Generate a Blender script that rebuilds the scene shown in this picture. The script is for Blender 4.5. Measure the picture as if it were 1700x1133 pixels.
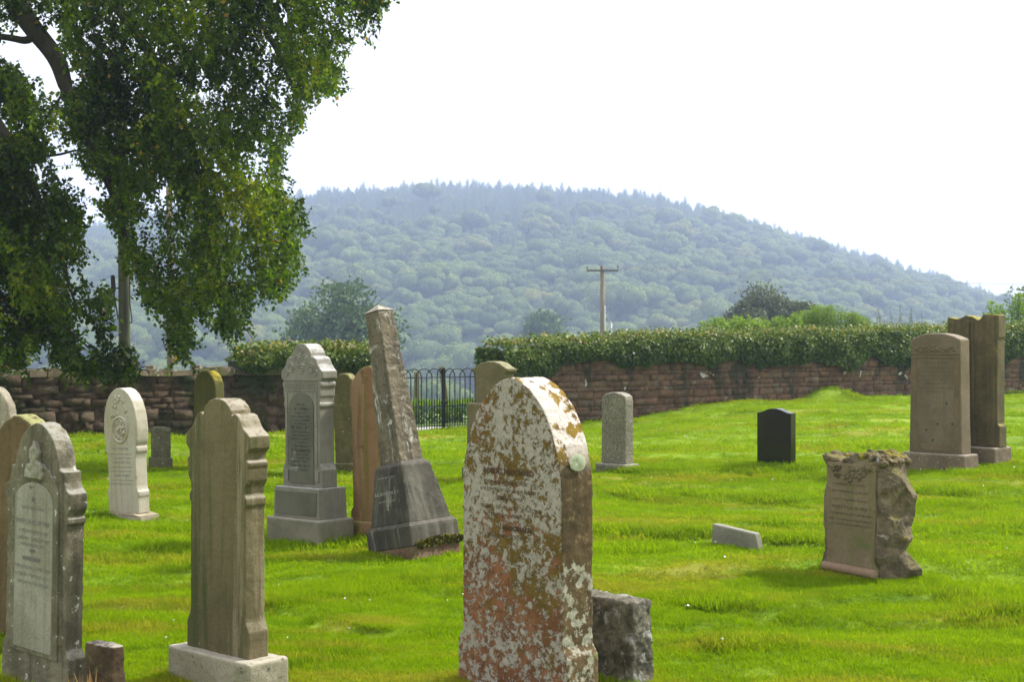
import bpy, bmesh, math, random
import numpy as np
from mathutils import Vector, noise, Matrix
R = math.radians
rng = np.random.default_rng(7); random.seed(7)
sc = bpy.context.scene
for o in list(bpy.data.objects): bpy.data.objects.remove(o)

# ---------------------------------------------------------------- camera, sky, sun, exposure
CAMZ = 1.6; F = 50/36*1700; CX = 850.0; CY = 566.5
cam = bpy.data.cameras.new('camera'); cam.lens = 50; cam.sensor_width = 36
cam.clip_start = .1; cam.clip_end = 6000
cam.dof.use_dof = True; cam.dof.focus_distance = 8.5; cam.dof.aperture_fstop = 9
co = bpy.data.objects.new('camera', cam); sc.collection.objects.link(co)
co.location = (0, 0, CAMZ); co.rotation_euler = (R(90), 0, 0); sc.camera = co
SUN_AZ, SUN_EL = 66, 48           # azimuth measured from the view direction towards the right
w = bpy.data.worlds.new('World'); sc.world = w; w.use_nodes = True
nt = w.node_tree; bg = nt.nodes['Background']
sky = nt.nodes.new('ShaderNodeTexSky'); sky.sky_type = 'NISHITA'; sky.sun_disc = False
sky.sun_elevation = R(SUN_EL); sky.sun_rotation = R(SUN_AZ); sky.dust_density = 2.0; sky.air_density = 1.2
mixw = nt.nodes.new('ShaderNodeMix'); mixw.data_type = 'RGBA'; mixw.inputs[0].default_value = .86
mixw.inputs[7].default_value = (16.6, 16.5, 16.2, 1)      # thin bright cloud veil over the blue
nt.links.new(sky.outputs[0], mixw.inputs[6]); nt.links.new(mixw.outputs[2], bg.inputs[0])
bg.inputs[1].default_value = 0.068
sl = bpy.data.lights.new('sun', 'SUN'); sl.energy = 5.0; sl.angle = R(4); sl.color = (1, .95, .85)
so = bpy.data.objects.new('sun', sl); sc.collection.objects.link(so)
d = Vector((math.sin(R(SUN_AZ))*math.cos(R(SUN_EL)), math.cos(R(SUN_AZ))*math.cos(R(SUN_EL)), math.sin(R(SUN_EL))))
so.rotation_euler = d.to_track_quat('Z', 'Y').to_euler(); so.location = (0, 0, 60)
sc.view_settings.view_transform = 'Standard'; sc.view_settings.look = 'None'
sc.view_settings.exposure = 0.66; sc.view_settings.gamma = 1
sc.cycles.max_bounces = 7; sc.cycles.volume_bounces = 2; sc.cycles.transparent_max_bounces = 8
sc.cycles.use_denoising = True; sc.cycles.sample_clamp_indirect = 6

# ---------------------------------------------------------------- helpers
COL = sc.collection
def link(o, parent=None):
    COL.objects.link(o)
    if parent is not None: o.parent = parent
    return o
def tag(o, label=None, cat=None, group=None, kind=None):
    for k, v in (('label', label), ('category', cat), ('group', group), ('kind', kind)):
        if v: o[k] = v
    return o
def thing(name, label, cat, loc=(0, 0, 0), rz=0, group=None, rx=0, ry=0):
    o = bpy.data.objects.new(name, None); o.empty_display_size = .2
    o.location = loc; o.rotation_euler = (rx, ry, rz); link(o)
    return tag(o, label, cat, group)
def bm_obj(name, bm, mat, parent=None, smooth=False):
    me = bpy.data.meshes.new(name)
    bmesh.ops.recalc_face_normals(bm, faces=bm.faces); bm.to_mesh(me); bm.free()
    me.materials.append(mat)
    if smooth: me.shade_smooth()
    return link(bpy.data.objects.new(name, me), parent)
def np_obj(name, V, Fc, mat, parent=None, attr=None, smooth=False):
    """V Nx3, Fc MxK index array"""
    me = bpy.data.meshes.new(name)
    V = np.asarray(V, np.float32); Fc = np.asarray(Fc, np.int32); M, K = Fc.shape
    me.vertices.add(len(V)); me.vertices.foreach_set('co', V.ravel())
    me.loops.add(M*K); me.loops.foreach_set('vertex_index', Fc.ravel())
    me.polygons.add(M); me.polygons.foreach_set('loop_start', np.arange(M, dtype=np.int32)*K)
    me.update(calc_edges=True)
    if attr is not None:
        a = me.attributes.new('v', 'FLOAT', 'POINT'); a.data.foreach_set('value', np.asarray(attr, np.float32))
    me.materials.append(mat)
    if smooth: me.shade_smooth()
    return link(bpy.data.objects.new(name, me), parent)
def sst(a, b, x):
    t = np.clip((x-a)/(b-a), 0, 1); return t*t*(3-2*t)
# vectorised value noise
_P = rng.permutation(512); _G = rng.random(512)
def vn(x, y, z=0.0):
    x = np.asarray(x, float); y = np.asarray(y, float)+0*x; z = np.asarray(z, float)+0*x
    xi = np.floor(x).astype(int); yi = np.floor(y).astype(int); zi = np.floor(z).astype(int)
    fx, fy, fz = x-xi, y-yi, z-zi
    fx, fy, fz = [t*t*(3-2*t) for t in (fx, fy, fz)]
    def h(a, b, c): return _G[_P[(_P[(_P[a & 511]+b) & 511]+c) & 511]]
    r = 0
    for dx in (0, 1):
        for dy in (0, 1):
            for dz in (0, 1):
                r = r+h(xi+dx, yi+dy, zi+dz)*np.where(dx, fx, 1-fx)*np.where(dy, fy, 1-fy)*np.where(dz, fz, 1-fz)
    return r
def fbm(x, y, z=0.0, o=3):
    r = 0; a = .5; t = 0
    for i in range(o):
        r = r+a*vn(x*2**i+17*i, y*2**i+5*i, z*2**i if np.ndim(z) or z else 0.0); t += a; a *= .5
    return r/t

# ---------------------------------------------------------------- terrain
WX0, WY0, WS = -7.9, 22.0, .67                 # the boundary wall runs along y = WY(x)
def WY(x): return WY0+WS*(x-WX0)
def wall_x(px):
    k = (px-CX)/F; return k*(WY0-WS*WX0)/(1-WS*k)
def ground(x, y, bumps=True):
    x = np.asarray(x, float); y = np.asarray(y, float)
    z = .27*sst(.5, 7, x)*sst(15, 31, y)-.05*sst(-3, -7, x)*0
    z = z+.30*np.exp(-(((x-7.05)/.62)**2+((y-(32.1))/.8)**2))
    if bumps:
        z = z+.20*(fbm(x*.20+3, y*.50+1, 0, 2)-.5)*sst(4, 8, y)+.11*(fbm(x*.5+9, y*1.4+4, 0, 3)-.5)
        t1 = fbm(x*.22+13, y*.75+5, 0, 3); t2 = fbm(x*.35+53, y*1.1+25, 0, 3)
        z = z+.055*sst(.485, .515, t1)*sst(5, 8, y)+.04*sst(.53, .555, t2)*sst(5, 8, y)-.045
    return z
def gz(x, y): return float(ground(x, y))
def gp(px, py):
    k = (px-CX)/F; m = (py-CY)/F
    lo = 2.0
    for y in np.arange(3, 60, .05):
        if ground(k*y, y) >= CAMZ-m*y: lo = y; break
    return Vector((k*lo, lo, gz(k*lo, lo)))
def zat(py, y): return CAMZ-(py-CY)/F*y
def fit(pl, pe, pr, yb, deg, Y=None):
    """corner nearest the camera at pixel pe,yb; the front runs left to pl, the side runs right to pr"""
    s, c = math.sin(R(deg)), math.cos(R(deg))
    if Y is None: C = gp(pe, yb)
    else: C = Vector(((pe-CX)/F*Y, Y, gz((pe-CX)/F*Y, Y)))
    kl, kr = (pl-CX)/F, (pr-CX)/F
    W = (C.x-kl*C.y)/(c+kl*s); D = (kr*C.y-C.x)/(s-kr*c)
    ce = C+Vector((-c, s, 0))*W/2+Vector((s, c, 0))*D/2
    return Vector((ce.x, ce.y, C.z)), -R(deg), W, D, C

# ---------------------------------------------------------------- materials
class NB:
    def __init__(s, name):
        s.m = bpy.data.materials.new(name); s.m.use_nodes = True; s.t = s.m.node_tree
        s.b = s.t.nodes['Principled BSDF']; s.out = s.t.nodes['Material Output']
        s.b.inputs['Roughness'].default_value = .85
        s.b.inputs['Specular IOR Level'].default_value = .25
    def n(s, t, **kw):
        n = s.t.nodes.new(t)
        for k, v in kw.items(): setattr(n, k, v)
        return n
    def l(s, a, b): s.t.links.new(a, b)
    def coord(s, scale=(1, 1, 1), kind='Object', loc=(0, 0, 0)):
        tc = s.n('ShaderNodeTexCoord'); mp = s.n('ShaderNodeMapping')
        mp.inputs['Scale'].default_value = scale; mp.inputs['Location'].default_value = loc
        s.l(tc.outputs[kind], mp.inputs[0]); return mp.outputs[0]
    def wcoord(s, scale=(1, 1, 1), loc=(0, 0, 0)):
        g = s.n('ShaderNodeNewGeometry'); mp = s.n('ShaderNodeMapping')
        mp.inputs['Scale'].default_value = scale; mp.inputs['Location'].default_value = loc
        s.l(g.outputs['Position'], mp.inputs[0]); return mp.outputs[0]
    def noise(s, vec, scale, detail=6, rough=.6, dist=0):
        n = s.n('ShaderNodeTexNoise'); s.l(vec, n.inputs['Vector'])
        n.inputs['Scale'].default_value = scale; n.inputs['Detail'].default_value = detail
        n.inputs['Roughness'].default_value = rough; n.inputs['Distortion'].default_value = dist
        return n.outputs['Fac']
    def vor(s, vec, scale, feat='F1', rnd=1):
        n = s.n('ShaderNodeTexVoronoi'); n.feature = feat; s.l(vec, n.inputs['Vector'])
        n.inputs['Scale'].default_value = scale; n.inputs['Randomness'].default_value = rnd
        return n
    def step(s, fac, a, b):
        n = s.n('ShaderNodeMapRange'); n.interpolation_type = 'SMOOTHSTEP'; s.l(fac, n.inputs[0])
        n.inputs[1].default_value = a; n.inputs[2].default_value = b; return n.outputs[0]
    def math(s, op, a, b):
        n = s.n('ShaderNodeMath'); n.operation = op
        for i, v in enumerate((a, b)):
            if isinstance(v, (int, float)): n.inputs[i].default_value = v
            else: s.l(v, n.inputs[i])
        return n.outputs[0]
    def mix(s, fac, a, b, mode='MIX'):
        n = s.n('ShaderNodeMix'); n.data_type = 'RGBA'; n.blend_type = mode
        for i, v in ((0, fac), (6, a), (7, b)):
            if isinstance(v, (int, float)): n.inputs[i].default_value = v
            elif isinstance(v, tuple): n.inputs[i].default_value = v+(1,) if len(v) == 3 else v
            else: s.l(v, n.inputs[i])
        return n.outputs[2]
    def ramp(s, fac, stops):
        n = s.n('ShaderNodeValToRGB'); s.l(fac, n.inputs[0]); e = n.color_ramp.elements
        while len(e) < len(stops): e.new(.5)
        for i, (p, c) in enumerate(stops): e[i].position = p; e[i].color = c+(1,)
        return n.outputs[0]
    def bump(s, h, strength=.4, dist=.01):
        n = s.n('ShaderNodeBump'); n.inputs['Strength'].default_value = strength
        n.inputs['Distance'].default_value = dist; s.l(h, n.inputs['Height']); s.l(n.outputs[0], s.b.inputs['Normal'])
    def col(s, c): s.l(c, s.b.inputs['Base Color']); return s.m
    def upz(s):
        g = s.n('ShaderNodeNewGeometry'); x = s.n('ShaderNodeSeparateXYZ'); s.l(g.outputs['Normal'], x.inputs[0]); return x.outputs[2]
    def objz(s):
        tc = s.n('ShaderNodeTexCoord'); x = s.n('ShaderNodeSeparateXYZ'); s.l(tc.outputs['Object'], x.inputs[0]); return x.outputs[2]

def stone_mat(name, c1, c2, streak=None, streak2=None, sk=.5, lichen=(), top=None, topamt=.7, grain=60, gamt=.25, bump=.5, rough=.88, blotch=3.0, seed=0.0):
    """weathered stone: two blended tones, vertical rain streaks, sharp edged lichen layers, growth on up-facing ledges"""
    b = NB(name); v = b.coord(loc=(seed, seed*.7, seed*.3)); c1 = (c1[0]*.9, c1[1]*.87, c1[2]*.76); c2 = (c2[0]*.9, c2[1]*.87, c2[2]*.76)
    c = b.mix(b.step(b.noise(v, blotch, 8, .65), .36, .64), c1, c2)
    if streak:
        vs = b.coord((16, 16, .9), loc=(seed, 0, 0))
        c = b.mix(b.math('MULTIPLY', b.step(b.noise(vs, 1, 5, .6), .46, .68), sk), c, streak)
    if streak2:
        (sc2, am2, sx, sz, th2) = streak2; n2 = b.noise(b.coord((sx, sx, sz), loc=(seed+3, 1, 0)), 1, 7, .68)
        c = b.mix(b.math('MULTIPLY', b.step(n2, th2, th2+.10), am2), c, sc2)
    g = b.noise(v, grain, 4, .7)
    c = b.mix(gamt, c, b.ramp(g, [(.3, (.08, .08, .08)), (.7, (.95, .95, .95))]), 'OVERLAY')
    fine = b.noise(v, 22, 8, .7)
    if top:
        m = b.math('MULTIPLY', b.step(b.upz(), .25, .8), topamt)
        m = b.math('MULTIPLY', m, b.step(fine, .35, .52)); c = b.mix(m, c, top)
    for (lc, scl, th, soft) in lichen:
        n = b.noise(b.coord(loc=(seed+scl, scl*.37, seed)), scl, 8, .62, .3)
        c = b.mix(b.step(n, th, th+soft), c, lc)
    b.b.inputs['Roughness'].default_value = rough
    h = b.math('ADD', b.math('MULTIPLY', g, .3), fine)
    b.bump(h, bump, .012)
    return b.col(c)
def plain(name, c, rough=.6, metal=0, var=.25, scale=20):
    b = NB(name); b.b.inputs['Roughness'].default_value = rough; b.b.inputs['Metallic'].default_value = metal
    n = b.noise(b.coord(), scale, 5, .6)
    d_ = tuple(x*(1-var) for x in c); u = tuple(min(1, x*(1+var)) for x in c)
    return b.col(b.mix(n, d_, u))
def leaf_mat(name, stops, trans=.45, rough=.55, nscale=.0):
    b = NB(name); a = b.n('ShaderNodeAttribute'); a.attribute_name = 'v'
    c = b.ramp(a.outputs['Fac'], stops)
    b.l(c, b.b.inputs['Base Color']); b.b.inputs['Roughness'].default_value = rough
    tr = b.n('ShaderNodeBsdfTranslucent')
    c2 = b.mix(1.0, c, (1.0, 1.0, .35), 'MULTIPLY'); b.l(c2, tr.inputs[0])
    mx = b.n('ShaderNodeMixShader'); mx.inputs[0].default_value = trans
    b.l(b.b.outputs[0], mx.inputs[1]); b.l(tr.outputs[0], mx.inputs[2]); b.l(mx.outputs[0], b.out.inputs[0])
    return b.m

# ---------------------------------------------------------------- leaves in bulk
def quad_leaves(P, D, U, L, Wd, fold=.18):
    """leaves at P, growing along D, blade plane spanned with U; diamond with a slight fold"""
    D = D/np.linalg.norm(D, axis=1, keepdims=True)
    S = np.cross(D, U); S /= np.linalg.norm(S, axis=1, keepdims=True)+1e-9
    N = np.cross(S, D)
    L = L[:, None]; Wd = Wd[:, None]
    a = P; t = P+D*L; l_ = P+D*L*.45+S*Wd/2+N*Wd*fold; r_ = P+D*L*.45-S*Wd/2+N*Wd*fold
    V = np.stack([a, r_, t, l_], 1).reshape(-1, 3)
    n = len(P); Fc = (np.arange(n)*4)[:, None]+np.arange(4)[None]
    return V, Fc
def rdir(n, up=0.0, spread=1.0):
    v = rng.normal(size=(n, 3))*spread; v[:, 2] += up
    return v/np.linalg.norm(v, axis=1, keepdims=True)
def leaf_object(name, P, D, size, mat, parent=None, val=None, wr=.62, U=None):
    n = len(P); U = rdir(n, .8) if U is None else U
    L = size*(.7+.6*rng.random(n)); V, Fc = quad_leaves(P, D, U, L, L*wr)
    val = rng.random(n) if val is None else val
    return np_obj(name, V, Fc, mat, parent, np.repeat(np.clip(val, 0, 1), 4))
def tube(bm, pts, radii, n=8):
    rings = []
    for i, p in enumerate(pts):
        p = Vector(p); a = Vector(pts[max(0, i-1)]); b_ = Vector(pts[min(len(pts)-1, i+1)])
        t = (b_-a).normalized(); u = t.cross(Vector((0, 0, 1)) if abs(t.z) < .9 else Vector((1, 0, 0))).normalized(); v = t.cross(u)
        rings.append([bm.verts.new(p+(u*math.cos(2*math.pi*k/n)+v*math.sin(2*math.pi*k/n))*radii[i]) for k in range(n)])
    for r0, r1 in zip(rings, rings[1:]):
        for k in range(n): bm.faces.new((r0[k], r0[(k+1) % n], r1[(k+1) % n], r1[k]))
    bm.faces.new(rings[0][::-1]); bm.faces.new(rings[-1])
def curve_pts(pts, n=6):
    """Catmull-Rom through pts"""
    P = [Vector(p) for p in pts]; P = [2*P[0]-P[1]]+P+[2*P[-1]-P[-2]]; out = []
    for i in range(1, len(P)-2):
        for k in range(n):
            t = k/n; a, b_, c, d_ = P[i-1], P[i], P[i+1], P[i+2]
            out.append(.5*((2*b_)+(c-a)*t+(2*a-5*b_+4*c-d_)*t*t+(3*b_-a-3*c+d_)*t**3))
    out.append(P[-2]); return out
def box(bm, x0, x1, y0, y1, z0, z1, top=None):
    """top: (inset x, inset y) of the upper face for tapering"""
    ix, iy = top or (0, 0)
    v = [bm.verts.new(p) for p in ((x0, y0, z0), (x1, y0, z0), (x1, y1, z0), (x0, y1, z0),
         (x0+ix, y0+iy, z1), (x1-ix, y0+iy, z1), (x1-ix, y1-iy, z1), (x0+ix, y1-iy, z1))]
    for f in ((0, 3, 2, 1), (4, 5, 6, 7), (0, 1, 5, 4), (1, 2, 6, 5), (2, 3, 7, 6), (3, 0, 4, 7)): bm.faces.new([v[i] for i in f])
def prism(bm, prof, y0, y1):
    a = [bm.verts.new((x, y0, z)) for x, z in prof]; b_ = [bm.verts.new((x, y1, z)) for x, z in prof]
    n = len(prof); bm.faces.new(a); bm.faces.new(b_[::-1])
    for i in range(n): bm.faces.new((a[i], b_[i], b_[(i+1) % n], a[(i+1) % n]))
def bevel(bm, w_, seg=2, ang=25):
    bmesh.ops.recalc_face_normals(bm, faces=bm.faces)
    es = [e for e in bm.edges if len(e.link_faces) == 2 and e.calc_face_angle(0) > R(ang)]
    bmesh.ops.bevel(bm, geom=es, offset=w_, segments=seg, affect='EDGES', profile=.6, clamp_overlap=True)
def sym(half):
    """right-hand outline from the bottom up -> closed outline"""
    r = [p for p in half]; l_ = [(-x, z) for x, z in reversed(half) if abs(x) > 1e-6]
    return r+l_
def arc(cx, cz, rx, rz, a0, a1, n=10):
    return [(cx+rx*math.cos(R(a0+(a1-a0)*i/n)), cz+rz*math.sin(R(a0+(a1-a0)*i/n))) for i in range(n+1)]
_tex = {}
def weather(o, vox, amt, size, second=None):
    """voxel remesh and irregular wear so that the arrises are not ruler straight"""
    m = o.modifiers.new('wear', 'REMESH'); m.mode = 'VOXEL'; m.voxel_size = vox; m.use_smooth_shade = True
    for (a, s) in ((amt, size),)+((second,) if second else ()):
        t = _tex.get(s)
        if t is None:
            t = bpy.data.textures.new('wear', 'CLOUDS'); t.noise_scale = s; t.noise_depth = 3; _tex[s] = t
        dm = o.modifiers.new('chips', 'DISPLACE'); dm.texture = t; dm.strength = a; dm.mid_level = .5; dm.texture_coords = 'LOCAL'
    return o
def slab(name, prof, D, mat, parent, bev=.006, vox=None, amt=.006, size=.06, y=0):
    bm = bmesh.new(); prism(bm, prof, y-D/2, y+D/2); bevel(bm, bev)
    o = bm_obj(name, bm, mat, parent)
    if vox: weather(o, vox, amt, size)
    return o
def block(name, W, D, z0, z1, mat, parent, taper=None, bev=.008, vox=None, amt=.006, size=.08, cx=0, cy=0):
    bm = bmesh.new(); box(bm, cx-W/2, cx+W/2, cy-D/2, cy+D/2, z0, z1, taper); bevel(bm, bev)
    o = bm_obj(name, bm, mat, parent)
    if vox: weather(o, vox, amt, size)
    return o
ink = {}
def inkm(c):
    if c not in ink: ink[c] = plain('incised letters', c, .95)
    return ink[c]
def worn_lines(parent, yf, rows, color, cx=0, name='inscription', depth=.0016):
    """rows: (z, cap height, width); worn, no longer legible lettering made of separate strokes"""
    rd = random.Random(int(rows[0][0]*1000)); o = None
    for z, h, W in rows:
        x = cx-W/2; bm = bmesh.new()
        while x < cx+W/2-h*.5:
            lw = h*rd.choice((.45, .6, .7)); t = h*.14
            if rd.random() < .13: x += lw*.8; continue
            segs = []
            if rd.random() < .85: segs.append((x, x+t, z, z+h))
            if rd.random() < .7: segs.append((x+lw-t, x+lw, z+(0 if rd.random() < .6 else h*.5), z+h))
            for q in (0, .44, .88):
                if rd.random() < .42: segs.append((x, x+lw, z+h*q, z+h*q+t*.8))
            for a, b_, c, d_ in segs:
                v = [bm.verts.new(p) for p in ((a, yf-depth, c), (b_, yf-depth, c), (b_, yf-depth, d_), (a, yf-depth, d_))]
                bm.faces.new(v); depth = .0010+(depth+.00017) % .0012
            x += lw+h*.22
        o = bm_obj(name, bm, inkm(color), parent)
    return o
def letters(parent, yf, text, z, h, color, cx=0, xs=1.0, name='inscription'):
    cu = bpy.data.curves.new(name, 'FONT'); cu.body = text; cu.size = h*1.38; cu.align_x = 'CENTER'; cu.extrude = .0006
    cu.resolution_u = 3; cu.materials.append(inkm(color)); cu.offset = .0008
    tmp = bpy.data.objects.new(name, cu); me = bpy.data.meshes.new_from_object(tmp); bpy.data.objects.remove(tmp); me.name = name
    o = link(bpy.data.objects.new(name, me), parent); o.location = (cx, yf-.0012, z); o.rotation_euler = (R(90), 0, 0); o.scale = (xs, 1, 1)
    return o

# ---------------------------------------------------------------- ground
b = NB('mown lawn'); v = b.wcoord()
G1, G2, DRY, DARK = (.175, .285, .002), (.245, .37, .002), (.36, .31, .04), (.095, .20, .002)
def lawn_color(b):
    v = b.wcoord(); vs = b.wcoord((.8, 1.7, 1))
    c = b.mix(b.step(b.noise(vs, .9, 5, .6), .38, .62), G1, G2)
    c = b.mix(b.math('MULTIPLY', b.step(b.noise(b.wcoord((.4, 1.5, 1), (7, 3, 0)), 1.0, 7, .72), .505, .61), .85), c, DRY)
    c = b.mix(b.math('MULTIPLY', b.step(b.noise(b.wcoord((.7, 1.6, 1), (31, 13, 0)), 1.6, 6, .65), .53, .66), .6), c, DARK)
    return c
c = lawn_color(b); c = b.mix(.35, c, b.mix(b.noise(v, 90, 3, .8), (.02, .05, .003), (.20, .34, .02)))
b.bump(b.noise(v, 60, 6, .8), .7, .03); LAWN = b.col(c)
def grid_sheet(name, xs, ys, zf, mat, keep=None):
    X, Y = np.meshgrid(xs, ys); Z = zf(X, Y); V = np.stack([X, Y, Z], -1).reshape(-1, 3); nx = len(xs)
    i = np.arange(len(ys)-1)[:, None]*nx+np.arange(nx-1)[None]
    Fc = np.stack([i, i+1, i+1+nx, i+nx], -1).reshape(-1, 4)
    if keep is not None:
        c = V[Fc].mean(1); Fc = Fc[keep(c[:, 0], c[:, 1])]
    return np_obj(name, V, Fc, mat, smooth=True)
lawn = grid_sheet('lawn', np.arange(-16, 24, .11), np.arange(-3, 44, .09), ground, LAWN, lambda x, y: y < WY(x)+.25)
tag(lawn, kind='structure')
# skyline of the hill: pixel column -> pixel row, turned into heights at the ridge
SK = np.array([(-900, 470), (-400, 420), (0, 398), (150, 380), (300, 352), (480, 332), (600, 321), (750, 314), (900, 317), (1000, 324), (1100, 333),
               (1200, 356), (1300, 383), (1400, 414), (1500, 441), (1580, 462), (1635, 480), (1670, 494), (1800, 500), (2100, 520), (2800, 560)], float)
YR = 1150.0
def ridge(x):
    px = x/YR*F+CX; y = np.interp(px, SK[:, 0], SK[:, 1]); return CAMZ+(CY-y)/F*YR-18
def far(x, y):
    x = np.asarray(x, float); y = np.asarray(y, float)
    out = y-WY(x)                                  # distance beyond the wall
    near = ground(x, y, False)-.10
    dr = near-.02*np.clip(out-3, 0, None)-8.5*sst(8, 110, out)-12*sst(100, 330, out)
    zr = ridge(x/np.clip(y, 300, None)*YR) ; zr = .88*zr+.12*ridge(x)
    t = np.clip((y-370)/(YR-370), 0, 1.35)
    s = np.where(t < 1, np.sin(np.clip(t, 0, 1)*math.pi/2*.98)**1.05, 1-.5*(t-1)**2)
    z = dr.clip(-28, None)
    hill = -22+(zr+22)*s+5*(fbm(x*.006, y*.006, 0, 3)-.5)*np.clip(t*6, 0, 1)
    return np.where(y > 370, np.maximum(hill, -26), z)
b = NB('rough meadow'); v = b.wcoord()
FIELD = b.col(b.mix(b.step(b.noise(v, .05, 6, .6), .4, .6), (.05, .11, .012), (.10, .15, .03)))
xs = np.unique(np.concatenate([np.linspace(-1500, -60, 60), np.linspace(-60, 60, 121), np.linspace(60, 1500, 60)]))
ys = np.unique(np.concatenate([np.linspace(-60, 20, 20), np.linspace(20, 130, 111), np.linspace(130, 370, 40), np.linspace(370, 1700, 110)]))
tag(grid_sheet('field_and_hill', xs, ys, far, FIELD), kind='structure')
# pale path outside the gate
PATH = plain('trodden gravel path', (.36, .35, .32), .95, 0, .2, 12)
pv = []; 
for x in np.arange(-9, 6, .5):
    for off in (.55, 1.75): pv.append((x, WY(x)+off*1.2, gz(x, WY(x)+off)-.015))
pf = [(2*i, 2*i+2, 2*i+3, 2*i+1) for i in range(len(pv)//2-1)]
tag(np_obj('path', pv, pf, PATH, smooth=True), kind='structure')

# ---------------------------------------------------------------- scattering helper (only for uncountable growth)
def protocol(name, objs):
    c = bpy.data.collections.new(name)
    for o in objs:
        COL.objects.unlink(o); c.objects.link(o)
    return c
def scatter(name, P, rot, scl, idx, coll):
    me = bpy.data.meshes.new(name); n = len(P)
    me.vertices.add(n); me.vertices.foreach_set('co', np.asarray(P, np.float32).ravel())
    for nm, ty, dat, key in (('rot', 'FLOAT_VECTOR', rot, 'vector'), ('scl', 'FLOAT_VECTOR', scl, 'vector'), ('idx', 'INT', idx, 'value')):
        a = me.attributes.new(nm, ty, 'POINT')
        a.data.foreach_set(key, np.asarray(dat, np.int32 if ty == 'INT' else np.float32).ravel())
    o = link(bpy.data.objects.new(name, me))
    g = bpy.data.node_groups.new(name, 'GeometryNodeTree')
    g.interface.new_socket('Geometry', in_out='INPUT', socket_type='NodeSocketGeometry')
    g.interface.new_socket('Geometry', in_out='OUTPUT', socket_type='NodeSocketGeometry')
    gi = g.nodes.new('NodeGroupInput'); go = g.nodes.new('NodeGroupOutput')
    ip = g.nodes.new('GeometryNodeInstanceOnPoints'); ci = g.nodes.new('GeometryNodeCollectionInfo')
    ci.inputs['Collection'].default_value = coll; ci.inputs['Separate Children'].default_value = True; ci.inputs['Reset Children'].default_value = True
    ip.inputs['Pick Instance'].default_value = True
    g.links.new(gi.outputs[0], ip.inputs['Points']); g.links.new(ci.outputs[0], ip.inputs['Instance'])
    for nm, ty, sk in (('rot', 'FLOAT_VECTOR', 'Rotation'), ('scl', 'FLOAT_VECTOR', 'Scale'), ('idx', 'INT', 'Instance Index')):
        na = g.nodes.new('GeometryNodeInputNamedAttribute'); na.data_type = ty; na.inputs[0].default_value = nm
        if sk == 'Rotation':
            er = g.nodes.new('FunctionNodeEulerToRotation'); g.links.new(na.outputs[0], er.inputs[0]); g.links.new(er.outputs[0], ip.inputs[sk])
        else: g.links.new(na.outputs[0], ip.inputs[sk])
    g.links.new(ip.outputs[0], go.inputs[0])
    m = o.modifiers.new('scatter', 'NODES'); m.node_group = g
    return o

# grass blades of the lawn
b = NB('grass blades'); c = lawn_color(b)
oi = b.n('ShaderNodeObjectInfo'); c = b.mix(.35, c, b.ramp(oi.outputs['Random'], [(0, (.06, .14, .003)), (.5, (.18, .33, .002)), (.9, (.27, .39, .005)), (1, (.36, .34, .05))]))
b.l(c, b.b.inputs['Base Color']); b.b.inputs['Roughness'].default_value = .7; b.b.inputs['Specular IOR Level'].default_value = .06
tr = b.n('ShaderNodeBsdfTranslucent'); b.l(b.mix(1.0, c, (1.25, 1.2, .5), 'MULTIPLY'), tr.inputs[0])
mx = b.n('ShaderNodeMixShader'); mx.inputs[0].default_value = .5
b.l(b.b.outputs[0], mx.inputs[1]); b.l(tr.outputs[0], mx.inputs[2]); b.l(mx.outputs[0], b.out.inputs[0]); BLADE = b.m
def tuft(nb, rad, h, wd):
    P = np.zeros((nb, 3)); a = rng.random(nb)*6.283; r = rad*np.sqrt(rng.random(nb)); P[:, 0] = r*np.cos(a); P[:, 1] = r*np.sin(a)
    D = rdir(nb, 2.2, .8); D[:, 2] = abs(D[:, 2]); H = h*(.5+.7*rng.random(nb)); a = rng.random(nb)*6.283
    S = np.stack([np.cos(a), np.sin(a), 0*a], 1)*wd
    bend = np.stack([rng.normal(size=nb), rng.normal(size=nb), np.zeros(nb)], 1)*h*.28
    m = P+D*H[:, None]*.55; t = P+D*H[:, None]+bend
    V = np.stack([P-S/2, P+S/2, m+S*.4, t, m-S*.4], 1).reshape(-1, 3)
    i = np.arange(nb)[:, None]*5
    Fc = np.concatenate([i+np.array([[0, 1, 2, 4]])], 0); F3 = i+np.array([[4, 2, 3, 3]])
    me = bpy.data.meshes.new('grass_tuft'); me.from_pydata(V.tolist(), [], Fc.tolist()+[list(f[:3]) for f in F3.tolist()])
    me.materials.append(BLADE); return link(bpy.data.objects.new('grass_tuft', me))
tufts = protocol('tufts', [tuft(40, .07, .024, .0045) for _ in range(4)]+[tuft(46, .09, .042, .006) for _ in range(2)])
def scatter_lawn(n, y0, y1, sc_):
    y = np.sqrt(rng.random(n)*(y1**2-y0**2)+y0**2); x = (rng.random(n)-.5)*2*(.39*y+.3)
    k = y < WY(x)+.1; x, y = x[k], y[k]; n = len(x)
    lush = fbm(x*.9+5, y*2.1+9, 0, 3)
    idx = np.where(lush > .64, 4+(rng.random(n) > .5), (rng.random(n)*4).astype(int))
    s = sc_*(.7+.6*rng.random(n)); sz = s*(.55+.9*lush)/sc_**.5
    return np.stack([x, y, ground(x, y)-.004], 1), np.stack([rng.normal(size=n)*.12, rng.normal(size=n)*.12, rng.random(n)*6.283], 1), np.stack([s, s, sz], 1), idx

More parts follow.
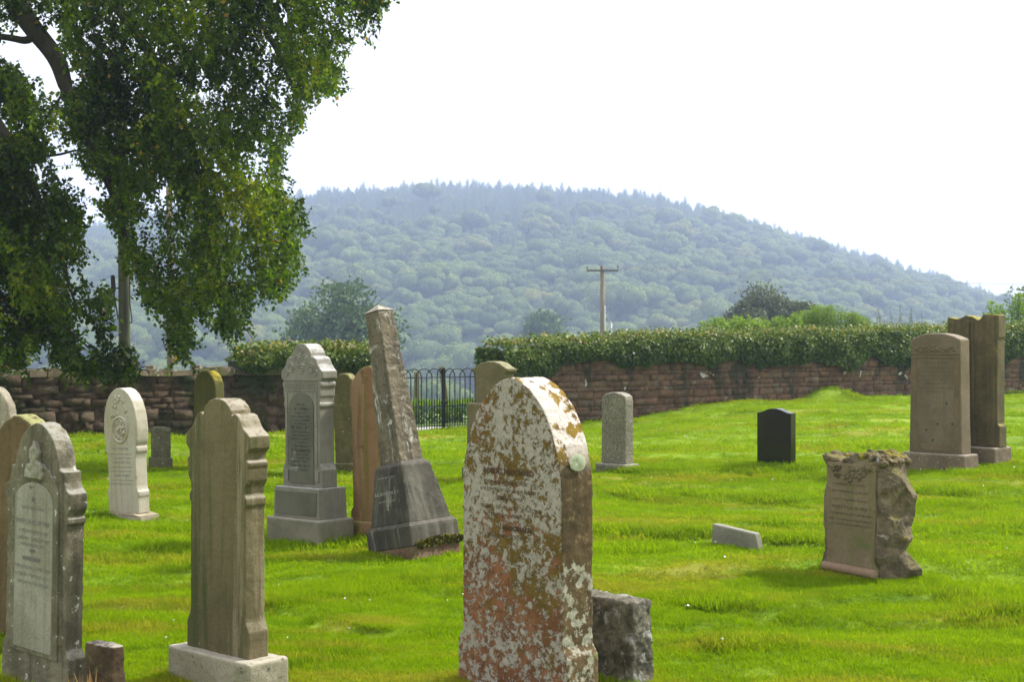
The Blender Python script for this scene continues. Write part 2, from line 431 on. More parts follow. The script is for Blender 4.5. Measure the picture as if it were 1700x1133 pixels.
# daisies
n = 750; cl = rng.random((60, 2)); y = 7+rng.random(n)**.8*24; x = (rng.random(n)-.5)*.78*y
pk = fbm(x*.35+2, y*.5+8, 0, 2) > .52; x, y = x[pk], y[pk]; k = y < WY(x)-.3; x, y = x[k], y[k]
bm = bmesh.new()
for a, c_ in zip(x, y):
    m = Matrix.Translation((a, c_, gz(a, c_)+.035+.015*random.random()))@Matrix.Rotation(random.random()-.5, 4, 'X')@Matrix.Rotation(random.random()-.5, 4, 'Y')
    bmesh.ops.create_cone(bm, cap_ends=True, segments=6, radius1=.004, radius2=.0075, depth=.006, matrix=m)
tag(bm_obj('daisies', bm, plain('daisy petals', (.8, .8, .72), .7, 0, .1)), 'tiny white daisies dotted over the lawn', 'flowers', kind='stuff')

# ---------------------------------------------------------------- the wooded hill
def crown_proto(kind):
    if kind == 'round':
        nl = 10; n = 1000
        a = rng.random(nl)*6.283; r = 3.3*np.sqrt(rng.random(nl)); C = np.stack([r*np.cos(a), r*np.sin(a), 6.4-.16*r*r+rng.random(nl)*1.6], 1)
        Rl = 1.7+rng.random(nl)*1.1; i = rng.integers(0, nl, n); dd = rdir(n, .75); P = C[i]+dd*Rl[i][:, None]*np.array([1, 1, .62])
        D = np.cross(dd, rdir(n)); V, Fc = quad_leaves(P, D, dd+.5*rdir(n), .42*(.6+.8*rng.random(n)), .34*(.6+.8*rng.random(n)))
        val = np.repeat(rng.random(n), 4)
        bm = bmesh.new()
        for c_, rr in zip(C, Rl): bmesh.ops.create_icosphere(bm, subdivisions=2, radius=rr*.99, matrix=Matrix.Translation(c_)@Matrix.Diagonal((1, 1, .6, 1)))
        for v_ in bm.verts: v_.co += noise.noise_vector(v_.co*1.1)*.45+noise.noise_vector(v_.co*3)*.2
        Vb = np.array([v_.co[:] for v_ in bm.verts]); Fb = [[v_.index for v_ in f.verts] for f in bm.faces]
        bm.verts.index_update(); Fb = [[v_.index for v_ in f.verts] for f in bm.faces]; bm.free()
    else:
        n = 1000; t = rng.random(n)**.75; a = rng.random(n)*6.283; r = 3.0*(1-t)**.7*(.72+.4*np.sin(t*38+a*2))+.08
        P = np.stack([r*np.cos(a), r*np.sin(a), 1+t*9], 1); D = np.stack([np.cos(a), np.sin(a), -.35+0*a], 1)+.4*rdir(n)
        V, Fc = quad_leaves(P, D, rdir(n, .9), .8*(1.1-t), .34+0*t); val = np.repeat(.25*rng.random(n), 4)
        Vb = np.array([(0, 0, 9.6)]+[(1.9*math.cos(q), 1.9*math.sin(q), .8) for q in np.arange(6)*1.047]); Fb = [[0, 1+q, 1+(q+1) % 6] for q in range(6)]
    me = bpy.data.meshes.new('wood_crown'); nb = len(V)
    me.from_pydata(V.tolist()+Vb.tolist(), [], Fc.tolist()+[[i+nb for i in f] for f in Fb])
    at = me.attributes.new('v', 'FLOAT', 'POINT'); at.data.foreach_set('value', np.concatenate([val, np.full(len(Vb), .22)+.2*rng.random(len(Vb))*(kind == 'round')]).astype(np.float32))
    for q_ in range(len(Fc), len(me.polygons)): me.polygons[q_].use_smooth = kind == 'round'
    me.materials.append(WOODR if kind == 'round' else WOODC); return link(bpy.data.objects.new('wood_crown', me))
def wood_mat(name, a0, a1, tint):
    b = NB(name); at = b.n('ShaderNodeAttribute'); at.attribute_name = 'v'; oi = b.n('ShaderNodeObjectInfo')
    c = b.mix(at.outputs['Fac'], a0, a1); c = b.mix(.6, c, b.ramp(oi.outputs['Random'], tint), 'MULTIPLY')
    c = b.mix(.25, c, b.ramp(b.noise(b.wcoord((.012, .012, .012)), 1, 3, .6), [(.35, (.3, .5, .3)), (.65, (1, 1, .5))]), 'MULTIPLY')
    b.l(c, b.b.inputs['Base Color']); tr = b.n('ShaderNodeBsdfTranslucent'); b.l(c, tr.inputs[0])
    mx = b.n('ShaderNodeMixShader'); mx.inputs[0].default_value = .3
    b.l(b.b.outputs[0], mx.inputs[1]); b.l(tr.outputs[0], mx.inputs[2]); b.l(mx.outputs[0], b.out.inputs[0]); return b.m
WOODR = wood_mat('broadleaf wood', (.045, .075, .02), (.29, .35, .09), [(0, (.45, .6, .5)), (.5, (.9, 1, .8)), (.85, (1.2, 1.2, .8)), (1, (1.5, 1.1, .8))])
WOODC = wood_mat('conifer wood', (.13, .18, .10), (.38, .44, .25), [(0, (.6, .7, .7)), (1, (1.1, 1.15, 1))])
crowns = protocol('crowns', [crown_proto('round') for _ in range(6)]+[crown_proto('cone') for _ in range(3)])
def hill_points():
    out = []
    yy = 150.0
    while yy < 1290:
        sp = 8.2 if yy < 760 else 7.0
        x = np.arange(-.45*yy-20, .45*yy+20, sp); x = x+rng.normal(size=len(x))*sp*.3; y = yy+rng.normal(size=len(x))*sp*.3
        out.append(np.stack([x, y], 1)); yy += sp*(.95 if yy > 600 else 1.0)
    q = np.concatenate(out); x, y = q.T
    k = (y > 215+60*vn(x*.02, y*.02)) ; return x[k], y[k]
x, y = hill_points(); n = len(x)
px = x/y*F+CX
tl = (y-370)/(YR-370)
con = (tl+.25*(fbm(x*.008+3, y*.008, 0, 2)-.5) > np.interp(px, [0, 500, 900, 1300, 1700], [.42, .42, .40, .52, .70]))
con &= (rng.random(n) > .10) | (tl > .72); con |= (fbm(x*.02+40, y*.02, 0, 2) > .78)
idx = np.where(con, 6+(rng.random(n)*3).astype(int), (rng.random(n)*6).astype(int))
s = np.where(con, .62+.75*rng.random(n)**1.3, .8+.7*rng.random(n)); s = np.where((~con) & (rng.random(n) > .9), s*1.3, s)
con2 = tl > .82; idx = np.where(con2 & ~con, 6+(rng.random(n)*3).astype(int), idx); s = np.where((~con) & (tl > .55), s*.72, s)
wood = scatter('hill_wood', np.stack([x, y, far(x, y)-1.0], 1), np.stack([0*x, 0*x, rng.random(n)*6.283], 1),
               np.stack([s, s, s*(.85+.45*rng.random(n))], 1), idx, crowns)
tag(wood, 'dense hazy wood of broadleaf trees and conifers covering the hill', 'woodland', kind='stuff')

# ---------------------------------------------------------------- boundary walls of rubble sandstone
def wall_mat(name, stops, moss, mth, lich, seed):
    b = NB(name); a = b.n('ShaderNodeAttribute'); a.attribute_name = 'v'; v = b.coord()
    c = b.ramp(b.math('ADD', b.math('MULTIPLY', a.outputs['Fac'], .6), b.math('MULTIPLY', b.step(b.noise(b.coord((1, 1, 2), loc=(seed, 4, 0)), 3.2, 8, .75), .3, .7), .4)), stops)
    c = b.mix(.45, c, b.ramp(b.noise(v, 9, 8, .7), [(.3, (.1, .1, .1)), (.7, (.9, .9, .9))]), 'OVERLAY')
    c = b.mix(b.step(b.noise(b.coord((1, 1, .45), loc=(seed, 0, 0)), 1.3, 6, .65), mth, mth+.12), c, moss)
    c = b.mix(b.step(b.noise(b.coord(loc=(seed+5, 2, 0)), 3.1, 4, .5, .4), .69, .71), c, lich)
    c = b.mix(b.step(b.noise(b.coord(loc=(seed+9, 2, 0)), 14, 3, .5), .72, .76), c, (.30, .29, .26))
    b.b.inputs['Roughness'].default_value = .95; b.bump(b.noise(v, 17, 9, .78), 1.0, .06); return b.col(c)
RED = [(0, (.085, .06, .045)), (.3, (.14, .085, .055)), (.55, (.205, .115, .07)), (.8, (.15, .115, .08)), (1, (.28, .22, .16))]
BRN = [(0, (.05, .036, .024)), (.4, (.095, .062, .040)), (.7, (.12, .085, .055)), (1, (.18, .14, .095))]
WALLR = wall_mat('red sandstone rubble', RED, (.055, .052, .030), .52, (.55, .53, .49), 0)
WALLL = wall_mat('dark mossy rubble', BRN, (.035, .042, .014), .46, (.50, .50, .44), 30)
MORT = plain('crumbling mortar', (.075, .055, .042), .95, 0, .3, 30)
def wallz(x, right):
    if right: return np.interp(x, [wall_x(830), wall_x(1100), wall_x(1500), wall_x(1700)], [1.30, 1.48, 1.58, 1.65])
    return np.interp(x, [wall_x(0), wall_x(400), wall_x(620)], [1.06, 1.05, 1.04])
def build_wall(name, x0, x1, mat, right, label, cw=(.12, .46), chh=(.06, .17)):
    t = thing(name, label, 'stone wall', ((x0+x1)/2, WY((x0+x1)/2), 0), math.atan(WS))
    cx_, cy_ = (x0+x1)/2, WY((x0+x1)/2); cs = math.cos(math.atan(WS)); L = (x1-x0)/cs
    V, Fc, A = [], [], []
    z = -.45; rd = random.Random(5 if right else 6)
    def stone(u0, u1, z0, z1, val, proud=0.0, y0=0.0):
        kk = 1.0 if right else 1.9; j = lambda s=.012: rd.uniform(-s*kk, s*kk)
        n0 = len(V); p = y0-.008-proud*.6+j(.012); g = .003
        for (u, zz) in ((u0+g, z0+g), (u1-g, z0+g), (u1-g, z1-g), (u0+g, z1-g)): V.append((u+j(.026), y0+.015, zz+j(.018)))
        i1, i2 = min(rd.uniform(.008, .025), (u1-u0)*.2), min(rd.uniform(.006, .016), (z1-z0)*.2)
        for (u, zz) in ((u0+g+i1, z0+g+i2), (u1-g-i1, z0+g+i2), (u1-g-i1, z1-g-i2), (u0+g+i1, z1-g-i2)): V.append((u+j(), p+j(.012), zz+j(.014)))
        for q in ((4, 5, 6, 7), (0, 1, 5, 4), (1, 2, 6, 5), (2, 3, 7, 6), (3, 0, 4, 7)): Fc.append([n0+i for i in q]); 
        A.extend([val]*8)
    ztop_max = 1.75
    while z < ztop_max:
        h = rd.uniform(*chh); u = -L/2
        while u < L/2:
            wl = rd.uniform(*cw)*(1 if h > .12 else .9)
            u1 = min(u+wl, L/2); xx = cx_+((u+u1)/2)*cs; yy = WY(xx)
            if z+h < float(wallz(xx, right))+.03 and z+h > gz(xx, yy)-.15 and u1-u > .05:
                if h > .16 and rd.random() < .3:
                    m_ = z+h*rd.uniform(.4, .6); stone(u, u1, z, m_, rd.random()); stone(u, u1, m_, z+h, rd.random())
                else: stone(u, u1, z, z+h, rd.random(), rd.choice((0, 0, .02)))
            u = u1
        z += h
    np_obj('stonework', V, Fc, mat, t, A)
    # core of the wall with an uneven, weathered coping
    us = np.arange(-L/2, L/2+.01, .16); xx = cx_+us*cs; zt = wallz(xx, right)+.05*(vn(us*2.2, 3)-.5)+.04*(vn(us*6, 8)-.5)
    C = []; 
    for u, zz in zip(us, zt):
        C += [(u, .009, -.6), (u, .009, zz-.05), (u, .09+.02*random.random(), zz+.015), (u, .36, zz+.02), (u, .44, zz-.06), (u, .44, -.6)]
    Fq = []
    for i in range(len(us)-1):
        for k in range(5): Fq.append((6*i+k, 6*i+6+k, 6*i+7+k, 6*i+1+k))
    Fq += [(0, 1, 2, 5), (2, 3, 4, 5)] if True else []
    e = 6*(len(us)-1); Fq += [(e+5, e+2, e+1, e), (e+5, e+4, e+3, e+2)]
    np_obj('mortar_core', C, Fq, mat, t)
    if not right:
        V2, F2, A2 = [], [], []; V, Fc, A = V2, F2, A2
        bm = bmesh.new(); u = -L/2
        while u < L/2:
            wl = rd.uniform(.2, .5); xx = cx_+(u+wl/2)*cs; zz = float(wallz(xx, right))
            hh = rd.uniform(.07, .13); box(bm, u+.008, min(u+wl, L/2)-.008, -.05+rd.uniform(-.03, .03), .46, zz-.03, zz+hh-.02, (.02, .04)); u += wl
        bmesh.ops.subdivide_edges(bm, edges=bm.edges, cuts=2, use_grid_fill=True)
        for v_ in bm.verts: v_.co += Vector(noise.noise_vector(v_.co*6))*.025
        o = bm_obj('coping', bm, COPE, t)
    return t
COPE = stone_mat('lichened coping', (.085, .068, .045), (.14, .115, .08), lichen=(((.07, .075, .02), 4, .48, .1), ((.36, .34, .29), 11, .60, .05)), bump=.9)
xg0, xg1 = wall_x(640), wall_x(826)
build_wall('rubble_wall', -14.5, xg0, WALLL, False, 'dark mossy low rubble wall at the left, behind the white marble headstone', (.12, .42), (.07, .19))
build_wall('rubble_wall', xg1, 22, WALLR, True, 'red sandstone rubble wall topped with ivy, to the right of the iron gate')

# ---------------------------------------------------------------- ivy on the wall tops
IVY = leaf_mat('ivy leaves', [(0, (.035, .065, .015)), (.45, (.095, .155, .022)), (.75, (.18, .245, .042)), (.9, (.29, .30, .12)), (1, (.42, .33, .20))], .3, .45)
def ivy(name, x0, x1, top, low, nf, nt_, label, endcap=0):
    t = thing(name, label, 'ivy', ((x0+x1)/2, WY((x0+x1)/2), 1), 0)
    loc = np.array(t.location); cs, sn = math.cos(math.atan(WS)), math.sin(math.atan(WS))
    x = x0+(x1-x0)*rng.random(nf); z0 = low(x)+.26*(vn(x*1.7, 4)-.5)+.14*(vn(x*6, 7)-.5); z1 = top(x)+.05*(vn(x*3, 2)-.5)+.03*(vn(x*11, 2)-.5)
    q = rng.random(nf); z = z0+(z1-z0)*q
    bulge = .10+.13*np.sin(np.clip(q, 0, 1)*math.pi*.75)+.16*(fbm(x*3, z*4, 0, 2)-.5)
    off = -bulge*(.75+.4*rng.random(nf))
    P = np.stack([x-sn*off, WY(x)+cs*off, z], 1)
    N = np.array([sn, -cs, .25])+.55*rng.normal(size=(nf, 3)); D = np.array([0, 0, -1.0])+.8*rng.normal(size=(nf, 3))
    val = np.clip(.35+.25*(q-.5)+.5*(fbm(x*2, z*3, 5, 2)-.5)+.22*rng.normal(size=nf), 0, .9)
    x2 = x0+(x1-x0)*rng.random(nt_); dd = -.22+.8*rng.random(nt_)
    zt = top(x2)+.05*(vn(x2*3, 2)-.5)+.03*(vn(x2*11, 2)-.5)+.07*(fbm(x2*2.5, dd*3, 0, 2)-.3)+.04*rng.random(nt_)+.14*rng.random(nt_)**6-.5*np.clip(-dd-.1, 0, 1)
    P2 = np.stack([x2-sn*dd, WY(x2)+cs*dd, zt], 1); N2 = np.array([0, 0, 1.0])+.6*rng.normal(size=(nt_, 3)); D2 = rng.normal(size=(nt_, 3)); D2[:, 2] += .3
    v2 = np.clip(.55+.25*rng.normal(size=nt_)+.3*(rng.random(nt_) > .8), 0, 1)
    P = np.concatenate([P, P2])-loc; N = np.concatenate([N, N2]); D = np.concatenate([D, D2]); val = np.concatenate([val, v2])
    leaf_object('foliage', P, D, .066, IVY, t, val, .8, N)
    # stems: dark solid core added under the leaves to block light
    bm = bmesh.new(); m = 40
    xs_ = np.linspace(x0, x1, m); prev = None
    for x_ in xs_:
        zt_, zl = float(top(x_))-.08, float(low(x_))+.12
        ring = [Vector((x_-sn*o_-loc[0], WY(x_)+cs*o_-loc[1], z_-loc[2])) for o_, z_ in ((-.06, zl), (-.13, (zl+zt_)/2), (-.1, zt_-.03), (.1, zt_), (.5, zt_-.02), (.52, zl))]
        ring = [bm.verts.new(r_) for r_ in ring]
        if prev:
            for k in range(6): bm.faces.new((prev[k], prev[(k+1) % 6], ring[(k+1) % 6], ring[k]))
        else: bm.faces.new(ring[::-1])
        prev = ring
    bm.faces.new(prev); bm_obj('stems', bm, plain('light blocking ivy core', (.03, .035, .015), .9, 0, .4, 15), t)
    if endcap:
        n = 2600; s_ = x0 if endcap < 0 else x1
        P = np.stack([s_+endcap*(.02+.1*rng.random(n)), 0*np.zeros(n), 0*np.zeros(n)], 1); dd = -.15+.7*rng.random(n)
        P[:, 0] -= sn*dd; P[:, 1] = WY(s_)+cs*dd; P[:, 2] = float(low(s_))-.1+(float(top(s_))-float(low(s_))+.1)*rng.random(n)
        leaf_object('foliage', P-loc, np.array([0, 0, -1.0])+.8*rng.normal(size=(n, 3)), .075, IVY, t, np.clip(.35+.2*rng.normal(size=n), 0, 1), .8, np.array([endcap, 0, .2])+.6*rng.normal(size=(n, 3)))
    return t
rx_ = [wall_x(p) for p in (826, 900, 1000, 1100, 1200, 1300, 1400, 1500, 1600, 1700, 1900)]
ztop = lambda p, y_: CAMZ-(y_-CY)/F*WY(wall_x(p))
rt = [ztop(p, y_) for p, y_ in zip((826, 900, 1000, 1100, 1200, 1300, 1400, 1500, 1600, 1700, 1900), (572, 567, 562, 556, 556, 553, 550, 546, 545, 543, 543))]
rl = [ztop(p, y_) for p, y_ in zip((826, 900, 1000, 1100, 1200, 1300, 1400, 1500, 1600, 1700, 1900), (636, 612, 600, 594, 600, 608, 606, 600, 598, 596, 596))]
ivy('ivy', xg1, 21.5, lambda x: np.interp(x, rx_, rt)-.05, lambda x: np.interp(x, rx_, rl), 58000, 22000, 'long thick band of ivy along the top of the red sandstone wall', -1)
lx_ = [wall_x(p) for p in (398, 420, 500, 560, 620, 640)]
lt = [ztop(p, y_) for p, y_ in zip((398, 420, 500, 560, 620, 640), (600, 578, 580, 578, 578, 580))]
ll = [ztop(p, y_) for p, y_ in zip((398, 420, 500, 560, 620, 640), (612, 622, 618, 612, 612, 620))]
ivy('ivy', lx_[0], xg0, lambda x: np.interp(x, lx_, lt)-.05, lambda x: np.interp(x, lx_, ll), 11000, 5000, 'short glossy clump of ivy on the wall behind the tall grey headstone', 1)

# ---------------------------------------------------------------- iron gate
IRON = plain('black painted iron', (.006, .007, .007), .6, .0, .3, 30)
def bar(bm, a, b_, r=.007, n=6): tube(bm, [a, b_], [r, r], n)
gx0, gx1 = xg0+.05, xg1-.05; gL = (gx1-gx0)/math.cos(math.atan(WS)); gmx = (gx0+gx1)/2
g = thing('iron_gate', 'black hooped iron double gate in the gap between the walls', 'gate', (gmx, WY(gmx)+.2, gz(gmx, WY(gmx))-.02), math.atan(WS))
for sgn in (-1, 1):
    u0, u1 = (-gL/2, -.025) if sgn < 0 else (.025, gL/2)
    bm = bmesh.new(); H = 1.0; nb = 10; dx = (u1-u0)/nb
    for z, rr in ((.09, .012), (.46, .010), (1.0, .010)): bar(bm, (u0, 0, z), (u1, 0, z), rr)
    for i in range(nb+1): bar(bm, (u0+i*dx, 0, .03), (u0+i*dx, 0, 1.0), .0095)
    for i in range(nb): 
        bar(bm, (u0+(i+.5)*dx, 0, .03), (u0+(i+.5)*dx, 0, .56), .008); tube(bm, [(u0+(i+.5)*dx, 0, .56), (u0+(i+.5)*dx, 0, .62)], [.008, .001], 6)
    for i in range(-1, nb, 2):
        a_, c_ = u0+max(i, 0)*dx, u0+min(i+3, nb)*dx; cxm = (a_+c_)/2; rr = (c_-a_)/2
        pts = [(cxm+rr*math.cos(R(t_)), .004*((i//2) % 2), 1.0+.16*math.sin(R(t_))) for t_ in range(180, -1, -12)]; tube(bm, pts, [.010]*len(pts), 6)
    bm_obj('gate_leaf', bm, IRON, g)
    bm = bmesh.new(); us = (-.017 if sgn < 0 else .017)
    box(bm, us-.015, us+.015, -.02, .02, 0, 1.17); bevel(bm, .003); bm_obj('stile', bm, IRON, g)
    bm = bmesh.new(); up = u0 if sgn < 0 else u1; box(bm, up-.03, up+.03, -.03, .03, -.2, 1.22); bevel(bm, .004); bm_obj('gate_post', bm, IRON, g)
bm = bmesh.new(); box(bm, -.07, .07, -.05, -.02, .5, .56); bevel(bm, .005); bm_obj('latch', bm, IRON, g)

# ================================================================ gravestones
STONE = 'headstones standing in the churchyard'
FOOT = []
def gravestone(name, label, pl, pe, pr, yb, deg=45, Y=None, rx=0, ry=0, dz=-.05):
    p, rz, W, D, C = fit(pl, pe, pr, yb, deg, Y)
    t = thing(name, label, 'gravestone', (p.x, p.y, p.z+dz), rz, STONE if name == 'headstone' else None, rx, ry); FOOT.append((p.x, p.y, rz, W, D))
    return t, W, D, C, (lambda py: zat(py, C.y)-p.z-dz)
def fr(pl, pe, base_l, base_e, W): return W*(pe-pl)/(base_e-base_l)

# -- A: lichen covered red sandstone headstone in the foreground
MA = None
b = NB('lichen crusted red sandstone'); v = b.coord(); z = b.objz()
c = b.mix(b.step(b.noise(v, 7, 8, .7), .38, .62), (.14, .058, .024), (.25, .105, .045))
c = b.mix(b.step(b.noise(b.coord(loc=(3, 0, 0)), 30, 5, .7), .52, .62), c, (.10, .055, .025))
up = b.step(z, .35, 1.1)
olive = b.noise(b.coord(loc=(0, 9, 4)), 7, 9, .66, .4); th = b.math('SUBTRACT', .60, b.math('MULTIPLY', up, .19))
c = b.mix(b.step(b.math('SUBTRACT', olive, th), -.02, .04), c, b.mix(b.noise(v, 26, 3, .6), (.055, .036, .010), (.20, .125, .02)))
crust = b.noise(b.coord(loc=(6, 1, 8)), 34, 10, .78, .3); big = b.noise(b.coord(loc=(1, 5, 8)), 4.5, 3, .5)
cr = b.math('ADD', b.math('MULTIPLY', crust, .75), b.math('MULTIPLY', big, .26))
cth = b.math('SUBTRACT', .515, b.math('MULTIPLY', up, .030))
lw = b.step(b.math('SUBTRACT', cr, cth), 0, .02)
vo = b.vor(b.coord((1, 1, .8)), 17); dots = b.step(vo.outputs['Distance'], .36, .27); dm = b.step(b.noise(b.coord(loc=(2, 2, 2)), 9, 2, .5), .50, .56)
dots2 = b.math('MULTIPLY', dots, dm)
white = b.mix(b.noise(b.coord(loc=(5, 5, 5)), 38, 6, .8), (.20, .185, .14), (.47, .42, .375))
white = b.mix(b.step(b.noise(b.coord(loc=(8, 5, 5)), 60, 4, .7), .55, .68), white, (.14, .13, .09))
c = b.mix(b.math('MAXIMUM', lw, dots2), c, white)
b.b.inputs['Roughness'].default_value = .95
b.bump(b.math('ADD', b.math('MULTIPLY', b.math('MAXIMUM', lw, dots2), .35), b.noise(v, 35, 8, .75)), .75, .012); MA = b.col(c)
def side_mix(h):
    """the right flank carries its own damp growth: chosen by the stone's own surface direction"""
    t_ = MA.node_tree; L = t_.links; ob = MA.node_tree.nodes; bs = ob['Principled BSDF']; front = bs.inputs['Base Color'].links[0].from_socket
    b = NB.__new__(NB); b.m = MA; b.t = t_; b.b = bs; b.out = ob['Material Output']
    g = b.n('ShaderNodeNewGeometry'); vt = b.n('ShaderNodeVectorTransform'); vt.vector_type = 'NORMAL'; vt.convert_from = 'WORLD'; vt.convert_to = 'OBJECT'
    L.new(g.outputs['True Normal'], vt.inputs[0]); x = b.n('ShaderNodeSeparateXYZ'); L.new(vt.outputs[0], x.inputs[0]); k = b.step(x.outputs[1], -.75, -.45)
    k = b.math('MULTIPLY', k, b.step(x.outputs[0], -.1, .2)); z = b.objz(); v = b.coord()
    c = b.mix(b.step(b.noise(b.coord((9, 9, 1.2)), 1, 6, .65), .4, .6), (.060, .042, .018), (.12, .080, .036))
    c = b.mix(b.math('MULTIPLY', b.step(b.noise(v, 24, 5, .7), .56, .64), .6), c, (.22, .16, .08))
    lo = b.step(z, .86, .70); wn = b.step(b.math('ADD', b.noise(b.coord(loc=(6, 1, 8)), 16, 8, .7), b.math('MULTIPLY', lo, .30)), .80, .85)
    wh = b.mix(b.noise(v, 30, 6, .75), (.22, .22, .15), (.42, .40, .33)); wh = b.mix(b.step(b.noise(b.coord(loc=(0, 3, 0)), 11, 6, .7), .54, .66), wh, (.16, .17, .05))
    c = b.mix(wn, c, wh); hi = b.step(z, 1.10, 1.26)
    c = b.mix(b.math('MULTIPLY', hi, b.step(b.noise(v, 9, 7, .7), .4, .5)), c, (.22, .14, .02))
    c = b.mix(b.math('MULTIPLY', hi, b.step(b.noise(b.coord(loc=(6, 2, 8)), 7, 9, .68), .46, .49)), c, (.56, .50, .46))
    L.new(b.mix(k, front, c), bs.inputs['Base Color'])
t, W, D, C, zp = gravestone('headstone', 'big pointed red sandstone headstone crusted with white and olive lichen', 768, 932, 985, 0, 46, Y=6.0, dz=-.1)
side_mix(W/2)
h = W/2; za, zs, zf = zp(634), zp(770), zp(1088)
prof = [(h*1.10, 0), (h*1.10, zf-.02), (h*1.0, zf+.02), (h, zp(825))]+[(h*a, zp(q)) for a, q in ((.99, 800), (.955, 772), (.885, 741), (.775, 708), (.63, 678), (.46, 656), (.30, 642), (.14, 633.5), (.03, 630))]
o = slab('slab', sym(prof), D, MA, t, .006, .0065, .010, .045)
rows = [('ROBERT Mc DONALD', .792, .026, 1.05), ('DIED', .838, .018, 1.0), ('MCDONALD', .895, .022, 1.15)]
INK_A = (.075, .045, .022)
letters(t, -D/2-.003, 'ROBERT McDONALD', zp(797), .025, INK_A, -.01, .98)
letters(t, -D/2-.003, 'DIED', zp(842), .017, INK_A, -.05, 1.0)
letters(t, -D/2-.003, 'McDONALD', zp(893), .021, INK_A, .045, 1.15)
worn_lines(t, -D/2-.003, [(zp(815), .016, W*.5), (zp(828), .015, W*.6), (zp(842), .015, W*.3), (zp(858), .016, W*.62), (zp(872), .016, W*.45), (zp(908), .018, W*.6)], INK_A)
bm = bmesh.new(); n = 40; ring = []
c0 = bm.verts.new((0, 0, .004))
for rr, hh in ((.45, .006), (.8, .0035), (1, 0)): ring.append([bm.verts.new(((.037*rr*(1+.10*noise.noise((math.cos(k*.157)*2, math.sin(k*.157)*2, 1))))*math.cos(2*math.pi*k/n), .05*rr*(1+.12*noise.noise((math.cos(k*.157)*2, math.sin(k*.157)*2, 5)))*math.sin(2*math.pi*k/n), hh*(1 if k % 2 else .6))) for k in range(n)])
for k in range(n): bm.faces.new((c0, ring[0][k], ring[0][(k+1) % n]))
for r0, r1 in zip(ring, ring[1:]):
    for k in range(n): bm.faces.new((r0[k], r1[k], r1[(k+1) % n], r0[(k+1) % n]))
b = NB('pale green lichen rosette'); v = b.coord(); b.b.inputs['Roughness'].default_value = .95
b.bump(b.noise(v, 90, 6, .8), .9, .01); ML = b.col(b.mix(b.noise(v, 55, 8, .8, .5), (.17, .21, .12), (.52, .57, .42)))
o = bm_obj('lichen_rosette', bm, ML, t); o.location = (h+.004, -D*.02, zp(771)); o.rotation_euler = (0, R(84), 0)

# -- B: rough granite stub tucked behind it
MB_ = stone_mat('rough dark granite', (.055, .052, .04), (.20, .19, .165), lichen=(((.28, .28, .27), 16, .56, .08), ((.04, .045, .03), 8, .55, .1)), grain=90, gamt=.5, bump=1, blotch=8)
t, W, D, C, zp = gravestone('headstone', 'low rough grey granite stub right beside the lichen crusted headstone', 946, 1050, 1090, 1145, 45)
bm = bmesh.new(); box(bm, -W/2, W/2, -D/2, D/2, -.05, zp(1003), (.012, .02)); bevel(bm, .012)
weather(bm_obj('rough_block', bm, MB_, t), .008, .020, .07, (.014, .02))

# -- C: tan headstone with stepped shoulders, seen with its blank face
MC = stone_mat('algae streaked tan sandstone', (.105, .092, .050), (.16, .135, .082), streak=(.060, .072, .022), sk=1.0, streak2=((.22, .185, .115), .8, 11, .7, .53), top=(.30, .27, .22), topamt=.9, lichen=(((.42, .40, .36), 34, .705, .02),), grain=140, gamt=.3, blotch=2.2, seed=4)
MCb = stone_mat('pale lichened sandstone plinth', (.27, .26, .21), (.36, .34, .29), top=(.40, .37, .31), lichen=(((.10, .10, .075), 30, .60, .05), ((.20, .21, .11), 6, .58, .15)), grain=120, bump=.6, seed=2)
t, W, D, C, zp = gravestone('headstone', 'tan shouldered headstone with a blank face of green rain streaks on a pale plinth', 278, 413, 480, 1172, 42)
z1 = zp(1105); block('plinth', W, D, -.1, z1, MCb, t, None, .01, .009, .008, .05)
w_ = W*(413-322)/(413-278)*.99; d_ = D*.50; h = w_/2
Z = lambda y: z1+(1095-y)*(C.y+.06)/F
prof = [(h*1.13, z1-.01), (h*1.13, Z(1052)), (h*1.02, Z(1035)), (h, Z(1028)), (h, Z(842)), (h*1.05, Z(838)), (h*1.05, Z(828)), (h*.97, Z(820)), (h*.99, Z(808)), (h*1.07, Z(800)), (h*1.10, Z(796)), (h*1.10, Z(775)), (h*1.13, Z(772)),
        (h*1.13, Z(766)), (h*1.04, Z(762)), (h*1.06, Z(750)), (h*1.17, Z(742)), (h*1.17, Z(722)), (h*1.05, Z(716))]+[(h*a, Z(q)) for a, q in ((.92, 708), (.82, 696), (.74, 688), (.62, 684), (.52, 690), (.50, 680), (.42, 672), (.30, 665), (.14, 661), (0.0, 660))]
slab('slab', sym(prof)[:-1] if False else sym(prof), d_, MC, t, .003, .0055, .005, .05)

